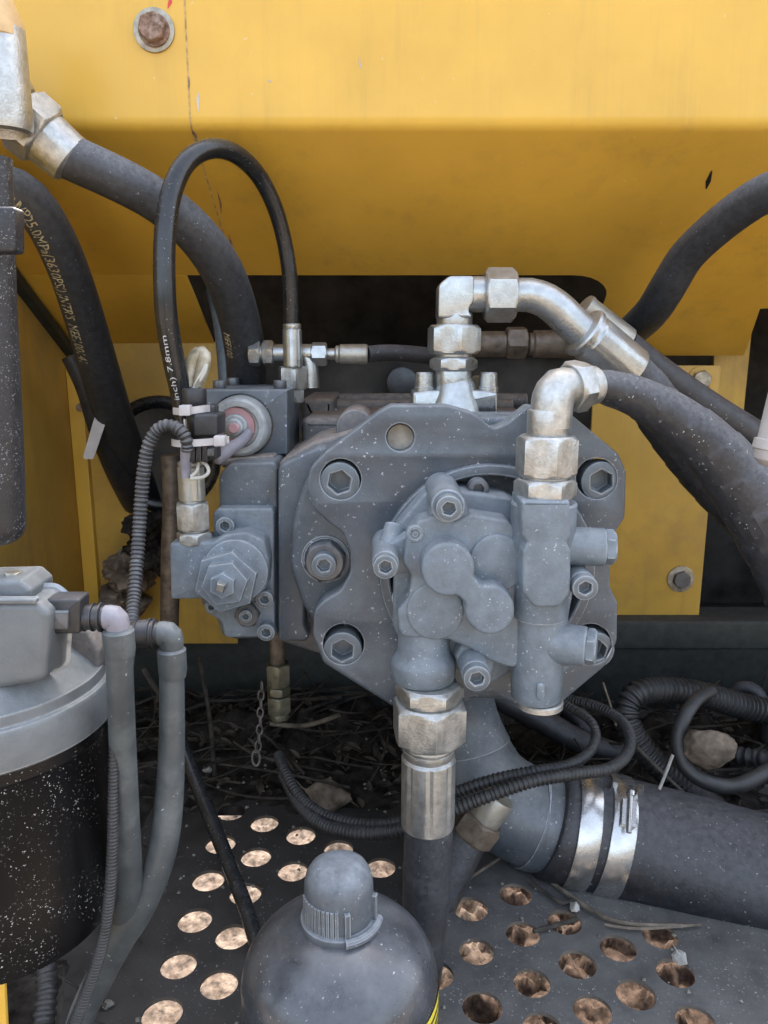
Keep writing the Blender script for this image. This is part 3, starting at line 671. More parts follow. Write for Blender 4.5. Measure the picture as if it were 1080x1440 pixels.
# relief valve column at the right
vc = P(762, 720, .622); kv = M(760, .622)
def colr(x0, x1, y0, y1, Y, r, name, bev=.003):
    return obj(name, prism(rrect(x0, y0, x1, y1, r), Y, Y + .06, bev), m_blue, gp)
obj('valve_column', loft(P(765, 705, .628), -UP, [(0, 44 * kv), (.0015, 46 * kv), (.034, 46 * kv), (.040, 42 * kv), (.095, 40 * kv), (.1, 38 * kv)], 40), m_blue, gp)
obj('column_face', prism(fillet([(733,704,4),(802,704,4),(803,754,6),(797,763,4),(803,775,6),(803,835,8),(786,855,10),(752,855,10),(735,835,8),(735,775,6),(741,763,4),(734,754,6)]), .596, .64, .003), m_blue, gp)
obj('valve_barrel', loft(P(759, 850, .634), -UP, [(0, 39 * kv), (.004, 41 * kv), (.066, 38 * kv), (.084, 37 * kv), (.086, 35 * kv)], 36), m_blue, gp)
obj('barrel_key', prism(rrect(755, 962, 767, 986, 5), .6085, .625, .002), m_blue, gp)
obj('barrel_base', loft(P(759, 983, .634), -UP, [(0, 33 * kv), (.001, 35 * kv), (.0055, 35 * kv), (.007, 32 * kv)], 30), m_zincw, gp)
obj('web', prism(fillet([(735,745,6),(800,740,6),(812,800,8),(800,870,8),(806,935,10),(780,960,10),(740,960,6)]), .640, .69, .003), m_blue, gp)
def stub(px, py, Y, axis, L, r, rhex, name):
    o = P(px, py, Y); kk = M(py, Y); ax = Vector(axis).normalized()
    s = obj(name, loft(o, ax, [(-.035, r * kk * 1.05), (L - .002, r * kk), (L - .0006, r * kk * .97), (L, r * kk * .92)], 30), m_blue, gp)
    obj('hex_plug', hexnut(o + ax * L, ax, -.001, .0085, rhex * kk, .4), m_blue, s)
stub(806, 768, .625, (1, -.12, 0), .0255, 27, 22, 'plug_boss')
stub(800, 906, .622, (1, -.35, 0), .0145, 28, 23, 'plug_boss')
obj('boss_fillet', ptube([(762, 905, .64, 38), (785, 906, .632, 32), (806, 906, .625, 28)], n=28), m_blue, gp)
# ================================================================== regulator on the left side of the pump
rg = thing('pump_regulator', 'light grey regulator block with large stacked hexagon caps at left of the pump', 'regulator', P(315, 810, .73))
RGC = fillet([(308,668,12),(322,652,12),(385,650,8),(390,660,6),(391,896,6),(330,899,4),(312,893,4),(308,880,6),(300,860,8),(283,850,6),(283,800,4),(308,800,4)], 5)
obj('regulator_body', prism(RGC, .745, .86, .0025), m_flange, rg)
obj('body_step', prism(fillet([(310,646,6),(385,640,6),(388,656,4),(310,658,4)]), .775, .86, .003), m_cast, rg)
obj('cover_plate', prism(fillet([(300,722,6),(306,715,6),(382,715,5),(385,722,4),(385,846,5),(300,846,5)], 4), .728, .746, .0022), m_blue, rg)
obj('lower_ear', prism(fillet([(284,846,6),(386,846,3),(386,895,5),(316,897,6),(312,874,10),(290,862,10)], 5), .731, .746, .002), m_blue, rg)
RB = fillet([(238,764,4),(300,762,3),(316,752,12),(346,748,16),(372,760,14),(378,790,20),(376,828,16),(350,842,6),(242,843,4),(240,838,3)], 5)
obj('spool_block', prism(RB, .704, .745, .0026), m_blue, rg, ang=40)
kr = M(810, .70)
hc = P(323, 812, .704)
obj('round_boss', cyl(P(332, 802, .704), YDIR, -.02, .004, 46 * kr, .002, 40), m_blue, rg)
h1 = obj('hexagon_cap', hexnut(P(322, 812, .704), YDIR, .002, .016, 39 * kr, .28, 'flat'), m_blue, rg)
h2 = obj('hexagon_nut', hexnut(P(319, 816, .688), YDIR, -.001, .012, 28 * kr, .15, 'flat'), m_blue, rg)
obj('jam_nut', hexnut(P(315, 820, .676), YDIR, -.0005, .009, 15.5 * kr, .45, 'flat'), m_blue, h2)
obj('square_stud', loft(P(313, 822, .667), YDIR, [(-.001, 8 * kr), (.010, 8 * kr), (.0112, 6.5 * kr)], 4, phase=.5), m_zinc, h2)
for x, y, r, Y in [(319, 737, 13.5, .728), (374, 839, 12.5, .722), (376, 885, 13, .727), (300, 850, 9, .735)]:
    obj('socket_bolt', sockethead(P(x, y, Y), YDIR, .010, r * kr, r * .48 * kr, .008, phase=random.uniform(0, 1)), m_bolt, rg)
ln = obj('lock_nut', hexnut(P(349, 863, .731), YDIR, -.001, .007, 16.5 * kr, .1), m_steel, rg)
obj('set_screw', sockethead(P(347, 864, .724), YDIR, .007, 9.5 * kr, 4.5 * kr, .006), m_bolt, ln)
# ================================================================== solenoid valve block on top of it
sv = thing('solenoid_block', 'square grey valve block carrying a pale round solenoid with a pink centre', 'valve block', P(345, 600, .85))
obj('block', prism(rrect(284, 548, 404, 639, 2), .80, .915, .0016), m_flange, sv)
k8 = M(600, .80)
for x, y, Y in [(309, 545, .825), (328, 545, .895), (394, 545, .825), (405, 545, .895)]:
    o = P(x, y, Y); o.z = P(340, 548, .80).z
    obj('socket_bolt', cyl(o, UP, -.001, .0085, 9.5 * k8, .001, 20), m_steel, sv)
so = obj('solenoid', loft(P(340, 598, .80), YDIR, [(-.001, 42.5 * k8), (.018, 41.5 * k8), (.022, 39 * k8), (.0235, 36 * k8), (.0235, 29 * k8), (.021, 28 * k8), (.017, 27.6 * k8)], 44), m_sole, sv)
obj('gasket_ring', loft(P(340, 598, .80), YDIR, [(-.001, 44.5 * k8), (.002, 44.5 * k8), (.0022, 42 * k8)], 40), m_rubbers, sv)
pc = P(330, 600, .775)
obj('pink_insert', loft(P(333, 599, .788), YDIR, [(-.012, 27.5 * k8), (.006, 27 * k8), (.0075, 26 * k8), (.0078, 10 * k8)], 36), m_pink, so)
obj('nut', loft(P(331, 600, .780), YDIR, [(-.001, 18 * k8), (.003, 17 * k8), (.0045, 15 * k8), (.0045, 12.5 * k8), (.0085, 12 * k8), (.0095, 10 * k8)], 28), m_sole, so)
sc_ = obj('slotted_screw', loft(P(329, 602, .7708), YDIR, [(-.001, 7.5 * k8), (.003, 7.2 * k8), (.0036, 6 * k8)], 20), m_pink, so)
# cable boot running down-left out of the solenoid
obj('cable_boot', ptube([(350, 608, .776, 6), (340, 620, .762, 8), (322, 632, .745, 9.5), (306, 644, .735, 10)], n=14, round_end=True), m_sleeve, so)
# ================================================================== plugs, ties and wires
wc = thing('wiring_connector', 'black cable plugs tied together beside the solenoid', 'connector', P(272, 600, .71))
def vplug(name, x0, x1, y0, y1, Y, m_, r=None, parent=wc, ax=None):
    kk = M((y0 + y1) / 2, Y); o = P((x0 + x1) / 2, y0, Y); L = (P((x0 + x1) / 2, y0, Y) - P((x0 + x1) / 2, y1, Y)).length; R_ = (x1 - x0) / 2 * kk
    return obj(name, cyl(o, -UP, 0, L, R_, .0012, 26), m_, parent)
vplug('plug_shell', 256, 290, 546, 574, .72, m_plast)
pb = vplug('plug_body', 262, 300, 582, 617, .712, m_plast)
obj('plug_body', prism(rrect(272, 583, 306, 614, 4), .690, .725, .002), m_plast, wc)
for x in (271, 280, 289):
    obj('plug_rib', prism(rrect(x - 5, 622, x + 3, 650, 2), .694, .715, .001), m_plast, wc)
obj('plug_latch', prism(rrect(288, 628, 305, 646, 2), .697, .715, .0012), m_plast, wc)
obj('latch_tab', prism(rrect(291, 631, 301, 642, 2), .692, .699, .001), m_steel, wc)
obj('plug_core', prism(rrect(262, 570, 302, 648, 4), .712, .73, .002), m_plast, wc)
for pts in [[(283, 648, .704, 2.6), (291, 655, .700, 2.6), (293, 664, .698, 2.6), (285, 671, .697, 2.6), (268, 673, .697, 2.6)], [(279, 650, .704, 2.4), (277, 662, .70, 2.4), (268, 670, .698, 2.4)]]:
    obj('wire', ptube(pts, n=8), m_wire, wc)
obj('wire_sleeve', ptube([(262, 628, .696, 8), (262, 645, .698, 8.5), (261, 660, .70, 7), (261, 672, .70, 6.5)], n=14), m_sleeve, wc)
obj('tape_edge', prism([(258, 590), (260, 590), (262, 617), (260, 617)], .694, .70, 0), m_wire, wc)
# looped sleeve with two pale wires above the plug
lp = thing('wire_loop', 'loop of wires in a clear brown sleeve above the black plug', 'wires', P(280, 510, .74))
obj('clear_sleeve', ptube([(266, 545, .735, 8), (268, 520, .738, 10), (275, 502, .740, 11), (284, 497, .741, 11), (287, 506, .738, 10), (284, 524, .734, 9), (278, 545, .730, 7)], n=14), m_tape, lp)
for a in (0, 4): obj('wire', ptube([(272 + a, 548, .728, 2.3), (277 + a, 536, .728, 2.3), (284 + a, 524, .729, 2.3), (290 + a * .3, 512, .731, 2.3)], n=8), m_wire, lp)
def tie(label, px, Y, hx, hy, tail):
    t = thing('zip_tie', label, 'zip tie', P(px[1][0], px[1][1], Y), 'nylon zip ties on the wiring')
    mb = MB(); pts = [P(x, y, Y_) for x, y, Y_ in px]; hw = 5.0 * M(px[0][1], Y)
    cl = catmull([(p, hw) for p in pts], .003)
    for p, _ in cl: mb.v += [p + UP * hw, p - UP * hw, p - UP * hw + Vector((0, .0012, 0)), p + UP * hw + Vector((0, .0012, 0))]
    for i in range(len(cl) - 1):
        for q in range(4): mb.f.append((4 * i + q, 4 * i + (q + 1) % 4, 4 * i + 4 + (q + 1) % 4, 4 * i + 4 + q))
    n = len(mb.v); mb.f += [(0, 1, 2, 3), (n - 4, n - 3, n - 2, n - 1)]
    obj('strap', mb, m_nylon, t)
    obj('head', prism(rrect(hx - 8, hy - 8, hx + 8, hy + 7, 2), Y - .006, Y + .003, .001), m_nylon, t)
    return t
tie('upper nylon zip tie round the black plug, head at its left', [(243, 578, .715), (256, 579, .699), (272, 577, .694), (286, 575, .698), (295, 574, .71)], .697, 259, 578, None)
tie('lower nylon zip tie holding the corrugated conduit to the plug', [(241, 622, .700), (252, 624, .690), (275, 623, .686), (300, 621, .686), (322, 618, .69)], .686, 308, 621, None)
t = tag(obj('zip_tie', prism(fillet([(134, 583, 6), (153, 581, 8), (131, 646, 3), (116, 645, 3)]), 1.00, 1.0015, 0), m_nylon), 'broad frosted zip tie tail hanging by the yellow panel', 'zip tie')
# ================================================================== fittings with hoses
def seg(t, name, m_, o, ax, spec, n=36):
    """spec: ('hex', h0, h1, af, phase) or ('rev', [(h, r)...])"""
    if spec[0] == 'hex': return obj(name, hexnut(o, ax, spec[1], spec[2], spec[3], spec[4]), m_, t)
    return obj(name, loft(o, ax, spec[1], n), m_, t)
def vstack(t, x, Y, items, m_):
    """items: (name, kind, y0, y1, half width px, phase); stacked on a vertical axis, y in photo pixels"""
    z0 = None
    for name, kind, y0, y1, hw, *rest in items:
        p0, p1 = P(x, y0, Y), P(x, y1, Y); base = P(x, items[0][2], Y); ax = -UP
        h0, h1 = base.z - p0.z, base.z - p1.z; r = hw * M((y0 + y1) / 2, Y); mm = rest[1] if len(rest) > 1 else m_
        if kind == 'hex': obj(name, hexnut(base, ax, h0, h1, r, rest[0]), mm, t)
        elif kind == 'rev':
            b = min(.0016, (h1 - h0) * .3); obj(name, loft(base, ax, [(h0, r - b), (h0 + b * .3, r - b * .3), (h0 + b, r), (h1 - b, r), (h1 - b * .3, r - b * .3), (h1, r - b)], 32), mm, t)
        elif kind == 'ferrule':                 # crimped sleeve: shallow flats and a lip
            L = h1 - h0
            def fl(s): return lambda q: r * (1 - .06 * (math.cos(8 * q) > .55)) * s
            obj(name, loft(base, ax, [(h0, r * .82), (h0 + L * .03, r * .94), (h0 + L * .09, r * .95), (h0 + L * .12, r * .9), (h0 + L * .15, fl(1)), (h1 - L * .06, fl(1)), (h1 - L * .02, r * .99), (h1, r * .93)], 48), mm, t)
# --- thin pilot hose that loops over
ph = thing('pilot_hose', 'thin black hose looping in a tall arch above the solenoid block', 'hose', P(268, 700, .715))
pa = ptube([(267, 652, .718, 13), (264, 612, .735, 14), (256, 560, .735, 15), (244, 505, .725, 15.5), (234, 445, .715, 15.5), (231, 380, .715, 15.3), (233, 320, .72, 15.2), (243, 265, .73, 14.8), (264, 226, .745, 14.2), (296, 209, .765, 13.6), (330, 216, .79, 13), (362, 245, .82, 12.2), (385, 288, .84, 11.5), (400, 340, .855, 11), (408, 395, .86, 11), (410, 458, .865, 11)], n=20)
tu = obj('hose', pa, m_rubbers, ph)
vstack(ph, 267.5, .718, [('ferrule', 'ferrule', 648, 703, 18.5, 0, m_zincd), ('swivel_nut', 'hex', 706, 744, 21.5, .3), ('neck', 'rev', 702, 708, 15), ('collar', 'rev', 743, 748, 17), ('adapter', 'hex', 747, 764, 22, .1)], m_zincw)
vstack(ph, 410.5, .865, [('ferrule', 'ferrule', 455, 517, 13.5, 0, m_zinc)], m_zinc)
fr = frames(pa.cl); tot = fr[-1][5]
def s_at(cl, px, py):
    best = None
    for p, r, t, u, v, s in frames(cl):
        d = p.y * cp - p.z * sp; x = 540 + FPX * p.x / d; y = 720 - FPX * (p.z * cp + p.y * sp) / d
        q = (x - px) ** 2 + (y - py) ** 2
        if best is None or q < best[0]: best = (q, s)
    return best[1]
obj('lettering', text_on_tube('inch) 7.8mm', .0072, pa.cl, s_at(pa.cl, 258, 562), LET_A, squash=1.75), m_printw, tu)
tk = []
# --- tee fitting behind, and its small side hose
te = thing('tee_fitting', 'small zinc tee fitting standing behind the solenoid block', 'fitting', P(412, 530, .88))
vstack(te, 411, .875, [('swivel_nut', 'hex', 515, 548, 18, .2), ('adapter', 'hex', 540, 566, 15, .4)], m_zinc)
T0 = P(411, 497, .885); kt = M(497, .885)
obj('tee_body', loft(T0, RIGHT, [(-.040, 12 * kt), (-.01, 13 * kt), (.028, 13 * kt), (.030, 11 * kt), (.036, 10 * kt)], 24), m_zinc, te)
obj('side_nut', hexnut(T0, -RIGHT, .020, .033, 16 * kt, .3), m_zinc, te)
obj('side_nut', hexnut(T0, -RIGHT, .035, .048, 16 * kt, .3), m_zinc, te)
obj('tee_stem', ptube([(411, 497, .885, 13), (430, 500, .885, 12), (436, 520, .885, 12), (437, 545, .885, 12)], n=16), m_zinc, te)
sh = thing('branch_hose', 'short dark hose leaving the tee fitting to the right', 'hose', P(480, 498, .89))
obj('swivel_nut', hexnut(P(438, 498, .885), RIGHT, 0, 22 * kt, 14.5 * kt, .3), m_zinc, sh)
obj('nipple', cyl(P(459, 498, .885), RIGHT, 0, 13 * kt, 8 * kt), m_zinc, sh)
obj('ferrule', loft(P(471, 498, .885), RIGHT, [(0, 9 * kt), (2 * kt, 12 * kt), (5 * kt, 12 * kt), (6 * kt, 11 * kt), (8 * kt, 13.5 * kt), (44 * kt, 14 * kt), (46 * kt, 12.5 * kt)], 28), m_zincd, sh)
obj('hose', ptube([(516, 498, .885, 11.5), (550, 496, .90, 11.5), (600, 500, .93, 11.5), (640, 506, .96, 11)], n=14), m_rubber, sh)
# --- flanged elbow at the top and the hose it feeds
tf = thing('flanged_elbow', 'galvanised elbow on a four bolt flange at the top of the pump', 'fitting', P(640, 580, .79))
obj('flange_block', prism(fillet([(580,552,4),(604,549,6),(618,548,6),(664,548,6),(680,549,6),(700,552,4),(700,582,3),(580,582,3)], 4), .765, .82, .003), m_zinc, tf)
obj('flange_dome', loft(P(639, 585, .778), UP, [(0, 40 * M(570, .78)), (.010, 36 * M(570, .78)), (.022, 30 * M(570, .78)), (.032, 27 * M(570, .78)), (.037, 23 * M(570, .78))], 36), m_zinc, tf)
for x, Y in ((597, .778), (686, .778), (606, .808), (676, .808)):
    o = P(x, 552, Y); o.z = P(640, 551, .765).z
    obj('flange_bolt', hexnut(o, UP, .0015, .014, 12 * M(540, .78), .2) if Y > .8 else loft(o, UP, [(-.001, 14.5 * M(540, .78)), (.004, 14.5 * M(540, .78)), (.0045, 13 * M(540, .78)), (.017, 12.6 * M(540, .78)), (.0185, 11 * M(540, .78))], 28), m_zinc, tf)
YE = .778
vstack(tf, 639, YE, [('elbow_stem', 'rev', 440, 462, 25.5), ('swivel_nut', 'hex', 457, 498, 33.5, .35), ('collar', 'rev', 495, 504, 26), ('lock_nut', 'hex', 502, 521, 29, .1), ('adapter', 'rev', 519, 552, 25.5)], m_zinc)
ke = M(415, YE)
obj('elbow_spigot', cyl(P(655, 414, YE), RIGHT, 0, 30 * ke, 24.5 * ke), m_zinc, tf)
obj('elbow_block', slab([(P(x, y, YE).x, P(x, y, YE).z) for x, y in fillet([(615,402,14),(630,390,14),(664,390,4),(664,424,10),(655,438,10),(664,448,3),(614,448,3)], 4)], [], lambda x, z, h: Vector((x, YE - .0175 + h, z)), .035, .0022), m_zinc, tf)
d1 = thing('delivery_hose', 'black hose with bent zinc tube leaving the flanged elbow', 'hose', P(760, 440, YE))
obj('swivel_nut', hexnut(P(681, 415, YE), RIGHT, 0, 44 * ke, 32.5 * ke, .52), m_zinc, d1)
bt = ptube([(722, 415, YE, 22.5), (745, 415, YE, 23.5), (768, 423, YE, 24), (788, 438, YE, 24.5), (806, 456, YE, 24.5), (824, 472, YE, 24.5)], n=28)
obj('bent_tube', bt, m_zinc, d1)
fa = (P(888, 524, .79) - P(820, 466, YE)); fo = P(819, 465, YE); fL = fa.length; fa.normalize(); kf = M(490, .785)
obj('ferrule', loft(fo, fa, [(-.002, 26 * kf), (0, 34 * kf), (.002, 36 * kf), (.006, 36 * kf), (.0075, 31 * kf), (.010, 31.5 * kf), (.012, lambda q: kf * (34 - 1.0 * (math.cos(8 * q) > .5))), (fL - .003, lambda q: kf * (35 - 1.0 * (math.cos(8 * q) > .5))), (fL - .001, 34 * kf), (fL, 31 * kf)], 48), m_zinc, d1)
obj('hose', wrapped([(880, 517, .788, 30), (905, 546, .80, 33), (940, 595, .82, 36), (980, 645, .84, 38), (1025, 695, .85, 38), (1070, 735, .86, 38), (1120, 765, .87, 38), (1250, 830, .88, 38), (1420, 890, .89, 38)], .03, amt=.04), m_hosed, d1, ang=18)
# --- second elbow on the gear pump, with the wrapped hose
ge = thing('elbow_fitting', 'weathered zinc elbow standing on the gear pump column', 'fitting', P(768, 700, .622))
vstack(ge, 767, .622, [('adapter', 'hex', 672, 700, 38, .2), ('collar', 'rev', 664, 676, 33), ('swivel_nut', 'hex', 612, 669, 38, .4), ('elbow_stem', 'rev', 575, 616, 29)], m_zincw)
kg = M(560, .622)
obj('elbow', tube([(P(774, 600, .622), 29 * kg), (P(776, 575, .622), 29.5 * kg), (P(778, 560, .623), 30 * kg), (P(786, 546, .626), 29 * kg), (P(802, 544, .632), 26 * kg), (P(812, 544, .636), 24 * kg)], n=28), m_zincw, ge)
ax2 = Vector((1, .55, .12)).normalized()
obj('elbow_nut', hexnut(P(800, 545, .632), ax2, 0, .016, 33 * kg, .2), m_zincw, ge)
q2 = thing('wrapped_hose', 'thick spiral wrapped black hose sweeping right from the gear pump elbow', 'hose', P(900, 570, .66))
obj('ferrule', loft(P(815, 545, .640), ax2, [(-.002, 24 * kg), (.002, 28 * kg), (.004, 29 * kg), (.015, 28 * kg), (.017, 25 * kg)], 36), m_zincw, q2)
obj('hose', wrapped([(836, 543, .650, 22), (858, 546, .658, 25), (890, 556, .665, 28), (930, 576, .67, 32), (975, 608, .672, 37), (1018, 650, .672, 42), (1055, 700, .67, 46), (1090, 760, .668, 48), (1120, 820, .666, 48), (1170, 960, .664, 48), (1230, 1130, .68, 48), (1330, 1270, .70, 48)], .034, amt=.045), m_wrap, q2, ang=18)
# --- hose with the dull fitting behind
bh = thing('return_hose', 'shaded hose with dull tan fittings running behind the elbow', 'hose', P(760, 485, .93))
kb = M(485, .93)
B0 = P(676, 484, .93)
obj('adapter', loft(B0, RIGHT, [(-.02, 17 * kb), (0, 18 * kb), (.028, 18 * kb), (.03, 16 * kb)], 24), m_copper, bh)
obj('swivel_nut', hexnut(P(711, 482, .93), RIGHT, 0, 29 * kb, 20 * kb, .2), m_copper, bh)
obj('ferrule', loft(P(741, 484, .93), RIGHT, [(0, 13 * kb), (.002, 16 * kb), (.006, 16 * kb), (.008, 19 * kb), (.058, 20 * kb), (.06, 17 * kb)], 28), m_copper, bh)
obj('hose', ptube([(800, 486, .93, 16), (840, 490, .935, 17), (890, 505, .94, 19)], n=16), m_rubber, bh)
h4 = thing('upper_return_hose', 'dark hose whose zinc sleeve shows just behind the bent tube', 'hose', P(880, 480, .87))
f4 = P(884, 486, .87) - P(822, 434, .86); L4 = f4.length; f4.normalize(); k4 = M(460, .865)
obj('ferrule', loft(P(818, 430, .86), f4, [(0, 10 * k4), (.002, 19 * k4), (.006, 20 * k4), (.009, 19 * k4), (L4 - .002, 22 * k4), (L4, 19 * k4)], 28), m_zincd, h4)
obj('hose', ptube([(880, 484, .87, 20), (930, 525, .88, 21), (985, 565, .89, 22), (1040, 600, .90, 22), (1110, 640, .91, 22), (1230, 690, .92, 22), (1400, 740, .93, 22)], n=18), m_rubber, h4)
tag(obj('corner_hose', ptube([(1480, 210, .70, 28), (1300, 215, .71, 28), (1180, 232, .73, 27), (1110, 258, .76, 27), (1062, 280, .79, 27), (1010, 318, .83, 26), (966, 360, .87, 25), (938, 405, .90, 25), (915, 440, .94, 24), (880, 472, 1.02, 22), (850, 490, 1.12, 22)], n=20), m_hosed), 'smooth dark hose coming in from the right edge over the yellow hood', 'hose')
wcyl = thing('cable_gland', 'off white plastic cylinder end at the right edge above the wrapped hose', 'cap', P(1075, 630, .56))
ga, gb = P(1180, 265, .60), P(1089, 640, .60); gax = (gb - ga).normalized(); gl = (gb - ga).length; kq_ = M(600, .6)
obj('cap', loft(ga, gax, [(0, 27 * kq_), (gl - .012, 27 * kq_), (gl - .011, 31 * kq_), (gl - .004, 31.5 * kq_), (gl - .003, 29 * kq_), (gl + .004, 26 * kq_), (gl + .008, 18 * kq_), (gl + .0095, 8 * kq_)], 36), m_white, wcyl)
# ================================================================== thick hoses at the upper left
mh = thing('main_suction_hose', 'thick dusty hose curving down from the big zinc fitting at top left', 'hose', P(100, 220, .76))
mp = ptube([(80, 212, .755, 31), (118, 230, .758, 31), (170, 254, .765, 30.5), (225, 285, .78, 30), (275, 328, .80, 30), (312, 380, .83, 30), (334, 440, .87, 29), (345, 500, .91, 28), (347, 560, .95, 27)], n=24)
mht = obj('hose', mp, m_hosed, mh)
obj('lettering', text_on_tube('MEE100', .0125, mp.cl, s_at(mp.cl, 336, 452), LET_B, squash=.9), m_print, mht)
A0 = P(-12, 128, .74); A1 = P(96, 222, .757); aL = (A1 - A0).length; aa = (A1 - A0).normalized(); ka = M(190, .75)
obj('ferrule', loft(A1, -aa, [(-.006, 29 * ka), (-.005, 32 * ka), (-.002, 36 * ka), (.022, lambda q: ka * (38 - 1.5 * (math.cos(7 * q) > .6))), (.026, 37 * ka), (.028, 33 * ka)], 48), m_zincw, mh)
obj('swivel_nut', hexnut(A1, -aa, .024, .050, 41 * ka, .3), m_zincw, mh)
obj('lock_nut', hexnut(A1, -aa, .053, .070, 42 * ka, .0), m_zincw, mh)
obj('adapter', cyl(A1, -aa, .048, .10, 30 * ka), m_zincw, mh)
mc_ = thing('capped_adapter', 'pale zinc cylinder with a tan collar in the top left corner', 'fitting', P(5, 100, .70))
kk = M(100, .70)
obj('barrel', loft(P(-6, 38, .70), -UP, [(0, 36 * kk), (.002, 38 * kk), (.072, 38.5 * kk), (.079, 36 * kk), (.081, 30 * kk), (.070, 26 * kk)], 40), m_zincw, mc_)
obj('tan_collar', loft(P(-12, 58, .70), UP, [(0, 43 * kk), (.001, 45 * kk), (.012, 45 * kk), (.030, 34 * kk), (.05, 30 * kk)], 40), m_tanplast, mc_)
th = thing('printed_hose', 'thick dusty hose with pale yellow print running down at left', 'hose', P(90, 380, .9))
tp = ptube([(-330, 330, .74, 30), (-180, 285, .77, 30), (-40, 262, .80, 30), (5, 262, .80, 30), (40, 280, .81, 30), (70, 322, .83, 29), (95, 376, .86, 28), (115, 435, .90, 27.5), (136, 505, .95, 27), (158, 580, 1.02, 26.5), (178, 640, 1.10, 26), (196, 690, 1.2, 25), (205, 720, 1.28, 25)], n=24)
tht = obj('hose', tp, m_hosed, th)
obj('lettering', text_on_tube('WP25.0MPa(3630PSI) JNTR\'S  MEE100141', .017, tp.cl, s_at(tp.cl, 18, 268), LET_B * .85, squash=.72), m_print, tht)
bp2 = P(116, 470, .9)
# lower companion hose that passes through the grommet
tag(obj('grommet_hose', ptube([(100, 500, .99, 14), (122, 545, 1.0, 15), (140, 600, 1.03, 16), (165, 660, 1.09, 17), (195, 715, 1.18, 18), (215, 745, 1.3, 18)], n=16), m_rubber), 'thinner black hose half hidden under the printed hose', 'hose')
tag(obj('blue_hose', ptube([(300, 408, 1.10, 11), (308, 440, 1.08, 11), (314, 480, 1.06, 11), (318, 530, 1.04, 11), (320, 580, 1.04, 11)], n=16), m_bluehose), 'smooth blue grey hose just left of the thick hose at the slot', 'hose')
ds = thing('strut_handle', 'speckled dark grey rod with a square collar at the left edge', 'strut', P(0, 500, .42))
kd = M(500, .42)
obj('rod', tube([(P(-10, 220, .42), 24 * kd), (P(-9, 300, .42), 26 * kd), (P(-8, 420, .42), 29 * kd), (P(-6, 600, .42), 36 * kd), (P(-5, 700, .42), 39 * kd), (P(-4, 738, .42), 39 * kd)], n=32, round_end=True), m_strut, ds)
obj('collar', prism(rrect(-40, 290, 21, 355, 6), .392, .402, .0015), m_strut, ds)
# ================================================================== fuel filter and its hoses
FX, FYD = -30, .45
fz = P(FX, 960, FYD)
ff = thing('fuel_filter', 'white speckled black filter can with a grey cast head at lower left', 'filter', P(FX, 1340, FYD))
kf2 = M(1000, FYD)
ctr = Vector((P(FX, 960, FYD).x, FYD, 0)); 
ztop = PZ(150, 1000, -.3)
RLID = P(151, 985, FYD).x - ctr.x
zl0 = P(150, 960, FYD).z; zl1 = P(150, 1010, FYD).z; zc = -.585
at0 = lambda z: Vector((ctr.x, ctr.y, z))
obj('head_lid', loft(at0(zl0), -UP, [(-.034, RLID * .42), (-.032, RLID * .54), (-.026, RLID * .66), (-.013, RLID * .86), (-.009, RLID * .90), (-.0075, RLID * .945), (-.001, RLID * .955), (0, RLID * .985), (.0025, RLID), (zl0 - zl1, RLID * .99), (zl0 - zl1 + .002, RLID * .96)], 72), m_alu, ff)
obj('can', loft(at0(zl1 + .001), -UP, [(0, RLID * .955), (.010, RLID * .96), (.012, RLID * .945), (.095, RLID * .94), (.125, RLID * .93), (.138, RLID * .88), (.146, RLID * .75), (.148, RLID * .4)], 72), m_can, ff)
hb = fillet([(-80, 848, 14), (52, 848, 14), (70, 862, 16), (64, 958, 14), (-80, 985, 14)], 5)
obj('head_block', prism(hb, .400, .424, .004, foot=.004), m_alu, ff)
obj('head_boss', prism(fillet([(-60, 818, 10), (28, 816, 10), (44, 830, 8), (44, 856, 8), (-60, 856, 8)]), .408, .436, .003), m_alu, ff)
obj('rear_bracket', prism(fillet([(-60, 880, 10), (122, 885, 12), (140, 915, 10), (140, 950, 8), (-60, 950, 8)]), .455, .475, .003), m_cast, ff)
for bx_, by_ in ((20, 806), (-14, 806)): obj('head_bolt', hexnut(P(bx_, 818, .42) , UP, -.002, .006, 11 * M(818, .42), .2), m_zincd, ff)
obj('cast_rib', prism(rrect(-60, 842, 50, 850, 3), .3975, .402, .0012), m_alu, ff)
obj('port_nut', hexnut(P(58, 872, .414), RIGHT, 0, .004, 20 * M(872, .414), .2), m_zincd, ff)
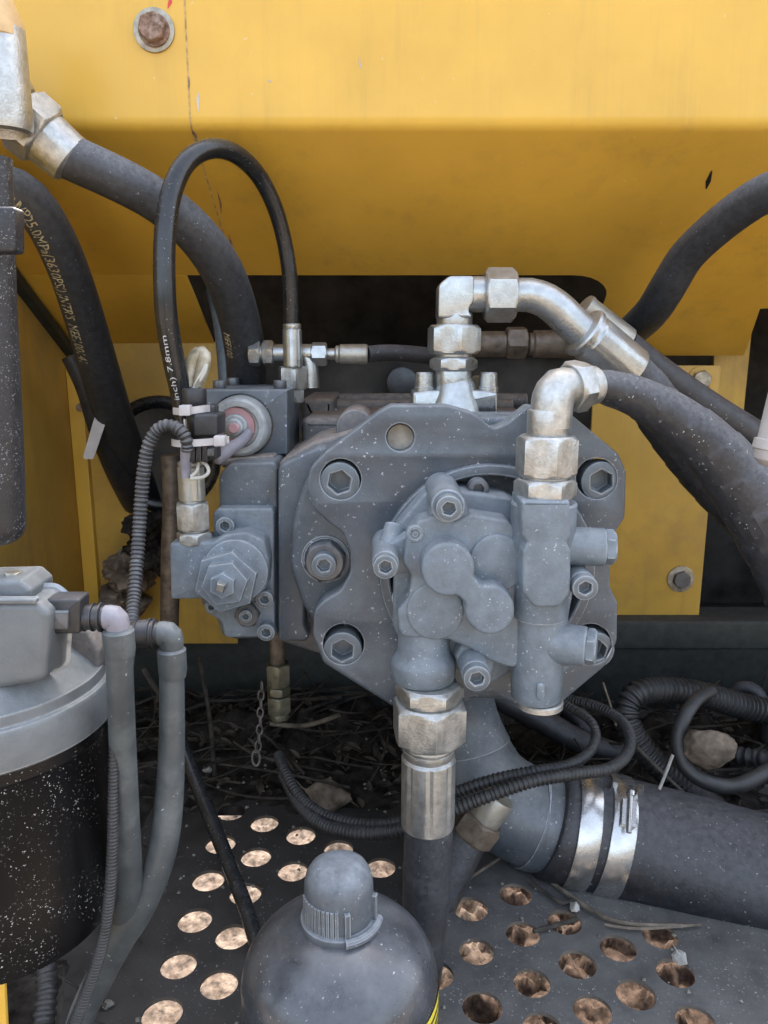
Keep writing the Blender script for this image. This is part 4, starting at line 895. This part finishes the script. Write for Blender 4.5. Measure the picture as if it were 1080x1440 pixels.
# quick connectors, elbows and hoses
def quick(label, hoselabel, x0, x1, y, Y, xe, hosepts, sleeve, group, button):
    q = thing('quick_connector', label, 'connector', P(x0, y, Y))
    kq = M(y, Y); L = (x1 - x0) * kq
    if button:
        obj('housing', prism(rrect(x0, y - 25, x0 + 50, y + 24, 4), Y - .009, Y + .005, .0016), m_plast, q)
        obj('release_button', prism(rrect(x0 + 8, y - 8, x0 + 33, y + 18, 2), Y - .0115, Y - .007, .001), m_steel, q)
        obj('barrel', loft(P(x0 + 48, y, Y), RIGHT, [(0., 20 * kq), (0.00416, 20 * kq), (0.00442, 18 * kq), (0.00832, 18 * kq), (0.00842, 20 * kq), (0.0091, 20 * kq), (0.00936, 17 * kq), (0.01248, 17 * kq), (0.01274, 21 * kq), (0.01362, 21 * kq), (0.01404, 16 * kq), (0.01664, 15 * kq)], 32), m_plast, q)
    else:
        obj('barrel', loft(P(x0, y, Y), RIGHT, [(0., 17 * kq), (0.0012, 19 * kq), (0.0036, 21 * kq), (0.0039, 19 * kq), (0.0108, 20 * kq), (0.01092, 22 * kq), (0.0117, 22 * kq), (0.012, 19 * kq), (0.0135, 18 * kq), (0.0138, 21 * kq), (0.01452, 21 * kq), (0.015, 16 * kq), (0.018, 15 * kq)], 32), m_plast, q)
    obj('elbow', tube([(P(xe - 16, y, Y), 17 * kq), (P(xe - 4, y + 1, Y), 18 * kq), (P(xe + 1, y + 10, Y), 17 * kq), (P(xe + 2, y + 34, Y), 15 * kq)], n=24), m_fuel if not button else m_sleeve, q)
    h = thing('fuel_hose', hoselabel, 'hose', P(*hosepts[0][:3]), 'grey fuel hoses beside the filter')
    obj('hose', ptube(hosepts, n=24), m_fuel, h)
    s = sleeve; o = P(s[0], s[1], Y); kk_ = M(s[1], Y)
    obj('end_sleeve', loft(o, -UP, [(0, (s[3] - 3) * kk_), (.0012, (s[3] - 1) * kk_), (.0015, s[3] * kk_), ((s[2] - s[1]) * kk_ * .75, s[3] * kk_), ((s[2] - s[1]) * kk_, (s[3] - 2) * kk_)], 32), m_fuel, h)
quick('black quick connector with a square release button on the filter head', 'nearer grey fuel hose dropping straight beside the filter can', 62, 145, 868, .418, 164, [(166, 888, .418, 19.5), (169, 960, .42, 18.5), (173, 1060, .434, 18.5), (177, 1146, .438, 18.5), (181, 1225, .446, 18.5), (181, 1262, .452, 18), (178, 1290, .462, 17)], (166, 884, 925, 22), None, True)
quick('plain black quick connector with bent end beyond the filter', 'grey fuel hose bowing right then curling under the filter', 186, 226, 891, .462, 240, [(241, 915, .462, 17), (242, 1009, .462, 17.5), (240, 1090, .462, 19), (236, 1146, .46, 20), (229, 1192, .458, 20.5), (214, 1238, .458, 21), (192, 1284, .46, 21.5), (168, 1322, .466, 21), (140, 1375, .475, 20), (115, 1430, .48, 19), (98, 1500, .48, 19)], (241, 911, 955, 20), None, False)
# ================================================================== corrugated conduits
tag(obj('corrugated_conduit', corrugated([(264, 634, .688, 8.5), (261, 616, .686, 9.5), (250, 603, .687, 10), (235, 599, .688, 10), (220, 607, .69, 10), (208, 630, .69, 10), (202, 665, .69, 10), (198, 710, .688, 10), (194, 770, .68, 10), (189, 830, .66, 10), (185, 880, .63, 10), (178, 940, .58, 9.5), (168, 1020, .52, 9)], n=16), m_conduit), 'ribbed grey conduit arching over by the plug and dropping down', 'conduit')
tag(obj('corrugated_conduit', corrugated([(160, 1050, .428, 7), (159, 1120, .425, 7.5), (158, 1190, .422, 8), (154, 1260, .42, 8.5), (143, 1330, .42, 9), (122, 1395, .42, 9.5), (100, 1450, .42, 10), (80, 1500, .42, 10)], n=14), m_conduitd), 'thin ribbed conduit running down the edge of the filter can', 'conduit')
tag(obj('corrugated_conduit', corrugated([(60, 1500, .52, 16), (62, 1440, .54, 16), (66, 1390, .56, 15), (60, 1350, .58, 15), (30, 1330, .6, 15)], n=14), m_conduitd), 'dirty fat conduit bent under the filter at lower left', 'conduit')
tag(obj('corrugated_conduit', corrugated([(392, 1062, .86, 7.47), (402, 1088, .82, 7.47), (425, 1124, .78, 7.88), (465, 1150, .74, 8.30), (520, 1160, .71, 8.71), (575, 1152, .70, 9.13), (630, 1120, .70, 9.13), (690, 1098, .70, 9.13), (750, 1085, .705, 8.71), (800, 1076, .72, 8.30), (828, 1058, .75, 7.47), (838, 1036, .78, 7.05), (830, 1014, .80, 6.64), (800, 994, .84, 6.64), (760, 975, .88, 6.64)], n=14), m_conduitd), 'upper ribbed cable conduit crossing behind the lower hose', 'conduit')
tag(obj('corrugated_conduit', corrugated([(398, 1090, .83, 7.47), (420, 1130, .78, 8.30), (455, 1160, .73, 9.13), (510, 1172, .695, 9.96), (570, 1166, .685, 10.38), (625, 1143, .68, 10.38), (690, 1118, .68, 9.96), (750, 1098, .685, 9.54), (810, 1088, .70, 9.13), (858, 1080, .73, 8.71), (882, 1060, .77, 8.30), (886, 1036, .80, 7.88), (872, 1012, .84, 7.47), (840, 994, .88, 7.47), (800, 984, .92, 7.47)], n=14), m_conduitd), 'lower ribbed cable conduit looping up beside the clamps', 'conduit')
tag(obj('black_rod_hose', ptube([(232, 985, .90, 9), (250, 1030, .88, 9.5), (272, 1090, .84, 10), (298, 1155, .79, 10.5), (322, 1215, .74, 10.5), (345, 1275, .69, 11), (362, 1330, .65, 11)], n=16), m_rubbers), 'straight shiny black tube slanting down to the bottle', 'hose')
tag(obj('large_conduit', corrugated([(1330, 1040, 1.02, 19), (1200, 1022, 1.0, 19), (1100, 1005, .98, 19), (1040, 992, .97, 19), (985, 976, .95, 18.5), (935, 970, .93, 18), (900, 974, .91, 18), (882, 992, .90, 18), (884, 1020, .89, 18), (905, 1055, .88, 18), (935, 1085, .87, 18), (970, 1112, .88, 18), (1010, 1140, .92, 18)], n=16, pitch=.0075), m_conduitd), 'fat ribbed conduit making a hook at right behind the big pipe', 'conduit')
tag(obj('looped_cable', ptube([(1000, 972, .90, 9), (980, 984, .88, 9.5), (962, 1010, .86, 10), (953, 1040, .85, 10), (962, 1075, .84, 10.5), (990, 1098, .83, 11), (1030, 1106, .83, 11), (1070, 1090, .84, 11), (1110, 1060, .86, 11), (1180, 1000, .95, 11), (1220, 960, 1.05, 11)], n=14), m_conduitd), 'smooth black cable looping round the brown stone', 'cable')
tag(obj('corrugated_conduit', corrugated([(1030, 1062, .92, 14), (1060, 1066, .90, 14), (1110, 1070, .88, 14), (1250, 1075, .88, 14)], n=14), m_conduitd), 'short ribbed conduit showing behind the brown stone', 'conduit')
tag(obj('arched_cable', ptube([(1020, 985, 1.05, 10), (1040, 968, 1.04, 10), (1062, 972, 1.03, 10), (1076, 1000, 1.02, 10), (1078, 1040, 1.02, 10)], n=12), m_rubber), 'dark cable arching at the far right edge', 'cable')
for i, (pts, lab) in enumerate([([(660, 960, 1.0, 18), (740, 1000, .98, 18), (810, 1040, .96, 17), (880, 1065, .96, 16)], 'dark smooth hose crossing below the gear pump'), ([(790, 985, 1.0, 14), (815, 1010, .99, 14), (835, 1050, .98, 13)], 'short dark hose end beneath the valve column')]):
    tag(obj('shaded_hose', ptube(pts, n=14), m_rubber), lab, 'hose')
# ================================================================== lower hose, suction pipe, bottle
lh = thing('lower_hose', 'stout black hose hanging from the gear pump by a stained hex nut', 'hose', P(604, 1000, .637))
vstack(lh, 604, .637, [('adapter', 'hex', 960, 984, 42, .1), ('collar', 'rev', 978, 990, 38), ('swivel_nut', 'hex', 984, 1040, 47, .4), ('neck', 'rev', 1036, 1052, 33), ('lip', 'rev', 1043, 1050, 37), ('ferrule', 'ferrule', 1048, 1160, 38, 0)], m_zincw)
obj('hose', wrapped([(603, 1150, .637, 34), (601, 1200, .637, 34), (599, 1260, .637, 33), (594, 1330, .64, 32), (586, 1400, .645, 31), (575, 1480, .65, 30)], .06, amt=.05), m_hosed, lh, ang=18)
eh = thing('elbow_hose', 'short hose with a tan hex nut behind the lower hose', 'hose', P(665, 1170, .74))
e_ax = (P(640, 1205, .745) - P(690, 1135, .75)).normalized(); e0 = P(688, 1140, .75); ke2 = M(1160, .75)
obj('swivel_nut', hexnut(e0, e_ax, .010, .036, 28 * ke2, .3), m_copper, eh)
obj('adapter', cyl(e0, e_ax, -.02, .012, 24 * ke2), m_zincd, eh)
obj('hose', ptube([(668, 1168, .748, 25), (655, 1190, .745, 25), (640, 1225, .74, 24), (622, 1265, .735, 23), (606, 1310, .73, 22), (595, 1360, .73, 22)], n=18), m_hosed, eh)
sp2 = thing('suction_pipe', 'grey cast suction pipe bending from under the pump to the right', 'pipe', P(700, 1120, .80))
obj('pipe_bend', ptube([(640, 990, .86, 44), (650, 1030, .85, 50), (668, 1080, .835, 60), (700, 1122, .82, 66), (745, 1148, .81, 68), (790, 1160, .805, 70), (815, 1166, .80, 72)], n=36), m_flange, sp2)
obj('gusset', prism(fillet([(600, 985, 4), (695, 978, 4), (700, 1020, 20), (735, 1075, 30), (760, 1100, 10), (640, 1130, 10), (600, 1100, 10)]), .84, .86, .003), m_flange, sp2)
obj('bead', tube([(P(742, 1147, .811), 71 * M(1150, .81)), (P(748, 1149, .811), 72 * M(1150, .81)), (P(754, 1150, .811), 71 * M(1150, .81))], n=36), m_flange, sp2)
rb = thing('suction_hose', 'very large dusty black rubber hose lying to the lower right', 'hose', P(900, 1190, .78))
rc_ = [(768, 1152, .806, 76), (785, 1157, .805, 80), (840, 1170, .80, 82), (900, 1187, .792, 84), (970, 1207, .78, 87), (1050, 1232, .765, 90), (1160, 1262, .745, 94), (1330, 1300, .73, 96), (1540, 1330, .72, 96)]
def lumps(s, a): return 1 + .012 * noise.noise(Vector((s * 40, math.cos(a) * 3, math.sin(a) * 3)))
rmb = ptube(rc_, n=48, step=.01, mod=lumps); obj('rubber_sleeve', rmb, m_bigrub, rb, ang=60)
rfr = frames(rmb.cl)
def band(name, px, py, wpx, label):
    s = s_at(rmb.cl, px, py); t = thing('hose_clamp', label, 'hose clamp', P(px, py, .80), 'steel clamps on the rubber coupling')
    i = min(range(len(rfr)), key=lambda q: abs(rfr[q][5] - s)); p, r, tg, u, v, _ = rfr[i]; hw = wpx / 2 * M(py, .8)
    obj('band', loft(p, tg, [(-hw, r + .0002), (-hw, r + .0018), (-hw + .001, r + .0024), (hw - .001, r + .0024), (hw, r + .0018), (hw, r + .0002)], 64, False, False), m_band, t)
    return t, p, r, tg
tb1 = band('hose_clamp', 813, 1163, 30, 'plain bright steel clamp band nearer the cast pipe')
tb2 = band('hose_clamp', 858, 1175, 32, 'steel clamp band with a screw housing on its upper side')
t2, pcl, rcl, tgc = tb2
out = Vector((.02, -.62, .78)); out = (out - tgc * out.dot(tgc)).normalized(); sdv = tgc.cross(out)
oc_ = pcl + out * (rcl + .003)
hsg = MB()
def obox(c, a, b, d, la, lb, ld):
    m = MB(); m.v = [c + a * la * i + b * lb * j + d * ld * k_ for i in (-1, 1) for j in (-1, 1) for k_ in (-1, 1)]
    m.f = [(0, 1, 3, 2), (4, 6, 7, 5), (0, 4, 5, 1), (2, 3, 7, 6), (0, 2, 6, 4), (1, 5, 7, 3)]; return m
obj('screw_housing', obox(oc_ + out * .004, tgc, sdv, out, .0075, .014, .005), m_band, t2)
obj('clamp_screw', loft(oc_ + out * .010 - sdv * .024, sdv, [(0, .004), (.001, .0048), (.006, .0048), (.0065, .003), (.046, .003)], 16), m_band, t2)
out3 = Vector((0, -.2, 1)); out3 = (out3 - tgc * out3.dot(tgc)).normalized()
for q in (-1, 1): obj('band_lug', obox(pcl + out3 * (rcl + .006) + tgc * .014 * q, tgc, tgc.cross(out3), out3, .003, .004, .006), m_band, t2)
# --- drain fitting and chain under the regulator
df = thing('drain_fitting', 'greenish brass drain fitting hanging below the regulator', 'fitting', P(389, 930, .86))
vstack(df, 389, .86, [('pipe', 'rev', 880, 936, 10.5, 0, m_copper), ('nut', 'hex', 932, 963, 15.5, .35), ('nut', 'hex', 964, 976, 14.5, .1), ('coupling', 'hex', 977, 1001, 15.5, .35), ('end_cap', 'rev', 999, 1010, 13.5)], m_brass)
ch = thing('safety_chain', 'small steel chain dangling beside the brass drain fitting', 'chain', P(364, 970, .84))
lk = None; cpts = [(368, 966), (367, 978), (367, 990), (366, 1002), (366, 1014), (365, 1026), (364, 1038), (363, 1049)]
def link(c, ax, wd, L, r):
    pts = []; u = ax; 
    for q in range(12):
        a = 2 * math.pi * q / 12; pts.append(c + u * (wd * math.cos(a)) + UP * (L * math.sin(a)))
    mb = MB(); n = len(pts)
    for i in range(n):
        t = (pts[(i + 1) % n] - pts[i - 1]).normalized(); nn = u.cross(UP); bn = t.cross(nn)
        for q in range(6):
            a = 2 * math.pi * q / 6; mb.v.append(pts[i] + (nn * math.cos(a) + bn * math.sin(a)) * r)
    for i in range(n):
        for q in range(6): mb.f.append((i * 6 + q, i * 6 + (q + 1) % 6, ((i + 1) % n) * 6 + (q + 1) % 6, ((i + 1) % n) * 6 + q))
    return mb
kc = M(1000, .84)
for i, (x, y) in enumerate(cpts): obj('chain_link', link(P(x, y, .84), Vector((1, .5, 0)).normalized() if i % 2 else Vector((.4, -1, 0)).normalized(), 4.2 * kc, 8 * kc, 1.3 * kc), m_chain, ch)
obj('end_loop', link(P(360, 1066, .84), Vector((1, .2, 0)).normalized(), 5.5 * kc, 12 * kc, 1.7 * kc), m_chain, ch)
# --- accumulator bottle in front
BX, BYD = 475, .50
bo = thing('accumulator_bottle', 'round satin black pressure bottle with a grey ribbed cap at bottom centre', 'pressure bottle', P(BX, 1400, BYD))
bt0 = P(477, 1292, BYD); RB_ = 137 * M(1390, BYD)
axb = Vector((bt0.x, BYD, bt0.z))
prof = []
rn = .026
for k_ in range(15):
    a = math.asin(rn / RB_) + (math.pi / 2 - math.asin(rn / RB_)) * k_ / 14
    prof.append((RB_ * .74 * (math.cos(math.asin(rn / RB_)) - math.cos(a)), RB_ * math.sin(a)))
hB = prof[-1][0]
obj('shell', loft(axb, -UP, [(-.0005, rn * .6), (0, rn * .98)] + prof[0:] + [(hB + .01, RB_), (-FLOOR + bt0.z - .004, RB_)], 72, cap0=True), m_bottle, bo, ang=60)
rcap = 50 * M(1270, BYD)
obj('cap_skirt', loft(axb, UP, [(-.004, rcap * 1.06), (-.001, rcap * 1.10), (.004, rcap * 1.08), (.006, rcap * .97)], 48), m_cap, bo)
def ribr(s):
    def f(q):
        a = (math.degrees(q)) % 360
        return rcap * s * (1.03 if (math.sin(q * 26) > .1) else .985)
    return f
cap = obj('cap', loft(axb, UP, [(.003, rcap * .98), (.026, rcap * .97), (.032, rcap * .96), (.038, rcap * .91), (.043, rcap * .80), (.0465, rcap * .60), (.048, rcap * .35), (.0483, rcap * .12)], 48), m_cap, bo, ang=50)
rib = MB()
for i in range(11):
    a = RAD(-162) + i * RAD(7.2); d = Vector((math.cos(a), math.sin(a), 0)); q = Vector((-d.y, d.x, 0))
    rib.join(obox(axb + d * rcap * .97 + UP * .0150, d, q, UP, .0013, .0012, .0110))
for i in range(11):
    pass
ri0 = rib
for i in range(11):
    mbi = MB(); mbi.v = ri0.v[8 * i:8 * i + 8]; mbi.f = [(0, 1, 3, 2), (4, 6, 7, 5), (0, 4, 5, 1), (2, 3, 7, 6), (0, 2, 6, 4), (1, 5, 7, 3)]
    obj('grip_rib', mbi, m_cap, cap)
for sgn in (0, 1):
    a = RAD(-74 + 62 * sgn); d = Vector((math.cos(a), math.sin(a), 0)); q = Vector((-d.y, d.x, 0)); obj('strap_post', obox(axb + d * rcap * 1.02 + UP * .013, d, q, UP, .002, .002, .012), m_cap, cap)
arc = [(axb + Vector((math.cos(RAD(a)), math.sin(RAD(a)), 0)) * rcap * 1.12 + UP * .003, .0035) for a in range(-78, -5, 12)]
obj('retaining_strap', tube(arc, n=10), m_cap, cap)
lab = MB(); z0, z1 = bt0.z - hB - .03, bt0.z - hB * .80
nA = 14
for i in range(nA + 1):
    a = RAD(-42 + 60 * i / nA)
    for j, z in enumerate((z0, bt0.z - hB - .002)): lab.v.append(Vector((axb.x + (RB_ + .0006) * math.cos(a), axb.y + (RB_ + .0006) * math.sin(a), z)))
lab.f = [(2 * i, 2 * i + 2, 2 * i + 3, 2 * i + 1) for i in range(nA)]
lb = obj('warning_label', lab, m_label, bo)
for zz in (.010, .018, .024):
    lm = MB()
    for i in range(nA + 1):
        a = RAD(-40 + 56 * i / nA)
        for z in (0, .0022): lm.v.append(Vector((axb.x + (RB_ + .0010) * math.cos(a), axb.y + (RB_ + .0010) * math.sin(a), bt0.z - hB - zz + z)))
    lm.f = [(2 * i, 2 * i + 2, 2 * i + 3, 2 * i + 1) for i in range(nA)]
    obj('printed_line', lm, m_ink, lb)
# ================================================================== dirt, stones and twigs
tag(obj('stone', rock(P(994, 1052, .84), .036, .032, .030, 50), m_clod), 'angular brown stone inside the cable loop at right', 'stone')
tag(obj('earth_clod', rock(PZ(462, 1118, FLOOR + .018), .033, .028, .022, 109), m_clod), 'rough grey clod lying in front of the dark gap', 'clod')
tag(obj('pebble', rock(PZ(957, 1347, FLOOR + .006), .0085, .008, .0075, 112), m_stonel), 'pale pebble on the deck right of the holes', 'pebble')
tag(obj('pebble', rock(PZ(292, 1082, FLOOR + .02), .008, .007, .006, 106), m_stonel), 'tiny white pebble beside the black tube', 'pebble')
tag(obj('pebble', rock(PZ(152, 1412, FLOOR + .004), .006, .006, .004, 87), m_stone), 'small grey pebble at the lower left of the deck', 'pebble')
tag(obj('pebble', rock(PZ(808, 1275, FLOOR + .005), .007, .007, .006, 97), m_stonel), 'light pebble among twigs under the big hose', 'pebble')
for i, (x, y, r, s, lab_) in enumerate([(182, 800, 34, 4, 'upper dusty earth clod packed behind the ribbed conduit'), (172, 848, 30, 6, 'middle dusty earth clod behind the quick connector'), (215, 775, 34, 9, 'dark earth clod lodged right of the ribbed conduit'), (208, 740, 26, 11, 'small dark clod under the grommet'), (150, 880, 22, 13, 'low clod half hidden by the quick connector')]):
    k_ = M(y, 1.08); tag(obj('earth_clod', lump(P(x, y, 1.10), r * k_, .05, r * k_ * .85, .45, s, 4, 1.6), m_clod if i in (0, 1, 4) else m_litter), lab_, 'clod')
rpv = tag(obj('rusty_pipe', ptube([(240, 640, .96, 14), (243, 700, .96, 14), (240, 780, .96, 13.5), (238, 890, .96, 13)], n=16), m_copper), 'upright rusty brown pipe behind the thin hose fitting', 'pipe')
# litter bank along the back of the deck
def bank(x0, x1, y0, y1, h, seed, nx=60, ny=22):
    mb = MB()
    for j in range(ny + 1):
        for i in range(nx + 1):
            x = x0 + (x1 - x0) * i / nx; y = y0 + (y1 - y0) * j / ny; e = min(1, j / ny * 1.6) * min(1, i / 4, (nx - i) / 4)
            z = FLOOR - .002 + h * e * (.55 + .9 * noise.fractal(Vector((x * 14, y * 14, seed)), .7, 2, 5))
            mb.v.append(Vector((x, y, max(z, FLOOR - .004) if j else FLOOR - .004)))
    mb.f = [(j * (nx + 1) + i, j * (nx + 1) + i + 1, (j + 1) * (nx + 1) + i + 1, (j + 1) * (nx + 1) + i) for j in range(ny) for i in range(nx)]
    return mb
for b_ in (bank(-.80, .04, .90, 1.19, .045, 1.0), bank(.10, .90, .90, 1.115, .05, 4.0), bank(-.50, -.30, .50, .95, .015, 7.0)):
    struct(obj('debris', b_, m_litter, ang=180, recalc=False), 'stuff')
def stick(c, d, L, r, bend, n=6):
    pts = []; q = d.cross(UP).normalized()
    for i in range(5):
        s = i / 4 - .5; pts.append((c + d * L * s + q * bend * (s * s * 4 - .5) * L * .15 + UP * bend * .1 * L * s * s, r * (1 - .35 * i / 4)))
    return tube(pts, n=n, step=L / 9)
lt = MB(); rnd = random.Random(5)
def scatter(nn, xr, yr, zr, Lr, rr_):
    for _ in range(nn):
        a = rnd.uniform(0, math.pi); d = Vector((math.cos(a), math.sin(a) * .7, rnd.uniform(-.25, .35))).normalized()
        lt.join(stick(Vector((rnd.uniform(*xr), rnd.uniform(*yr), FLOOR + rnd.uniform(*zr))), d, rnd.uniform(*Lr), rnd.uniform(*rr_), rnd.uniform(-1, 1), 5))
scatter(120, (-.55, .0), (.92, 1.17), (.015, .075), (.04, .20), (.0010, .0028))
scatter(75, (.2, .75), (.88, 1.10), (.015, .08), (.04, .22), (.0008, .0025))
scatter(26, (.16, .50), (.80, .9), (.002, .014), (.02, .12), (.0007, .0016))
scatter(40, (-.52, -.26), (.5, .95), (.002, .016), (.02, .10), (.0007, .0018))
struct(obj('litter', lt, m_twigd), 'stuff')
lf = MB()
for _ in range(700):
    x = rnd.uniform(-.5, .62); y = rnd.uniform(.5, 1.12); 
    if y < .85 and rnd.random() < .6: continue
    z = FLOOR + .0012 + (.03 * rnd.random() if y > .92 else 0); s = rnd.uniform(.0008, .0032); a = rnd.uniform(0, 6.28)
    tl = Vector((rnd.uniform(-.3, .3), rnd.uniform(-.3, .3), 1)).normalized(); _, u, v = frame(tl)
    lf.add([Vector((x, y, z)) + (u * math.cos(a + q) * s * rnd.uniform(.6, 1.3) + v * math.sin(a + q) * s) for q in (0, 1.5, 3.1, 4.7)] + [Vector((x, y, z)) + tl * s * .9], [(0, 1, 4), (1, 2, 4), (2, 3, 4), (3, 0, 4), (0, 3, 2, 1)])
struct(obj('grit', lf, m_stone), 'stuff')
lv = MB()
for _ in range(1300):
    x = rnd.uniform(-.6, .75); y = rnd.gauss(1.04, .09)
    if y < .72 or y > 1.18: continue
    if y < .9 and (rnd.random() < .6 or not (-.5 < x < -.25 or .1 < x < .5)): continue
    z = FLOOR + .004 + max(0, y - .9) * .22 * rnd.random(); L = rnd.uniform(.004, .013); W = L * rnd.uniform(.25, .5)
    tl = Vector((rnd.uniform(-.7, .7), rnd.uniform(-.9, .5), 1)).normalized(); _, u, v = frame(tl); a = rnd.uniform(0, 6.28); u, v = u * math.cos(a) + v * math.sin(a), v * math.cos(a) - u * math.sin(a); c = Vector((x, y, z))
    lv.add([c - u * L, c - u * L * .2 + v * W + tl * W * .4, c - u * L * .2 - v * W + tl * W * .3, c + u * L * .5 + v * W * .7 + tl * W * .5, c + u * L * .5 - v * W * .7 + tl * W * .3, c + u * L, c + u * L * .1 - tl * W * .2], [(0, 1, 6), (1, 3, 6), (3, 5, 6), (5, 4, 6), (4, 2, 6), (2, 0, 6)])
struct(obj('leaves', lv, m_leaf, recalc=False), 'stuff')
TW = [([(775, 1240), (810, 1265), (850, 1290), (895, 1300), (960, 1302)], 3.2, m_twig, 'longest bent twig lying below the big hose'), ([(745, 1240), (790, 1270), (808, 1262)], 2.6, m_twigd, 'short dark twig under the clamps'),
      ([(750, 1310), (785, 1300), (812, 1292)], 3.2, m_twigd, 'twig stub lying across a deck hole'), ([(660, 1235), (690, 1215), (720, 1195)], 2.6, m_twig, 'pale twig beside the tan hex nut'),
      ([(850, 1300), (900, 1306), (985, 1300)], 2.0, m_twig, 'thin straight straw beneath the big hose')]
for pts, r, m_, lab_ in TW:
    ps = [(PZ(x, y, FLOOR + .005) , r * .00075) for x, y in pts]
    tag(obj('twig', tube(ps, n=7, step=.008), m_), lab_, 'twig', 'twigs lying on the deck')
TU = [([(280, 925, 1.05), (292, 990, 1.0), (298, 1040, .97), (302, 1092, .94)], 3.2, m_twigd, 'thin upright twig standing left of the chain'), ([(848, 960, .86), (858, 990, .86), (866, 1020, .86)], 1.6, m_twig, 'green straw leaning below the valve column'),
      ([(946, 1062, .80), (936, 1088, .80), (927, 1110, .79)], 2.2, m_stonel, 'pale straw standing beside the big hose'), ([(895, 1050, .82), (930, 1085, .82), (965, 1118, .81)], 2.4, m_twigd, 'grey twig leaning on the big hose'),
      ([(380, 1018, .93), (430, 1020, .93), (478, 1005, .94)], 3.2, m_twig, 'brown stick lying behind the brass fitting'), ([(200, 940, .98), (230, 985, .98), (262, 1020, .97)], 4, m_twigd, 'dark stick between the grey hoses')]
for pts, r, m_, lab_ in TU:
    tag(obj('twig', tube([(P(x, y, Y), r * M(y, Y)) for x, y, Y in pts], n=7, step=.008), m_), lab_, 'twig', 'twigs poking up from the litter')
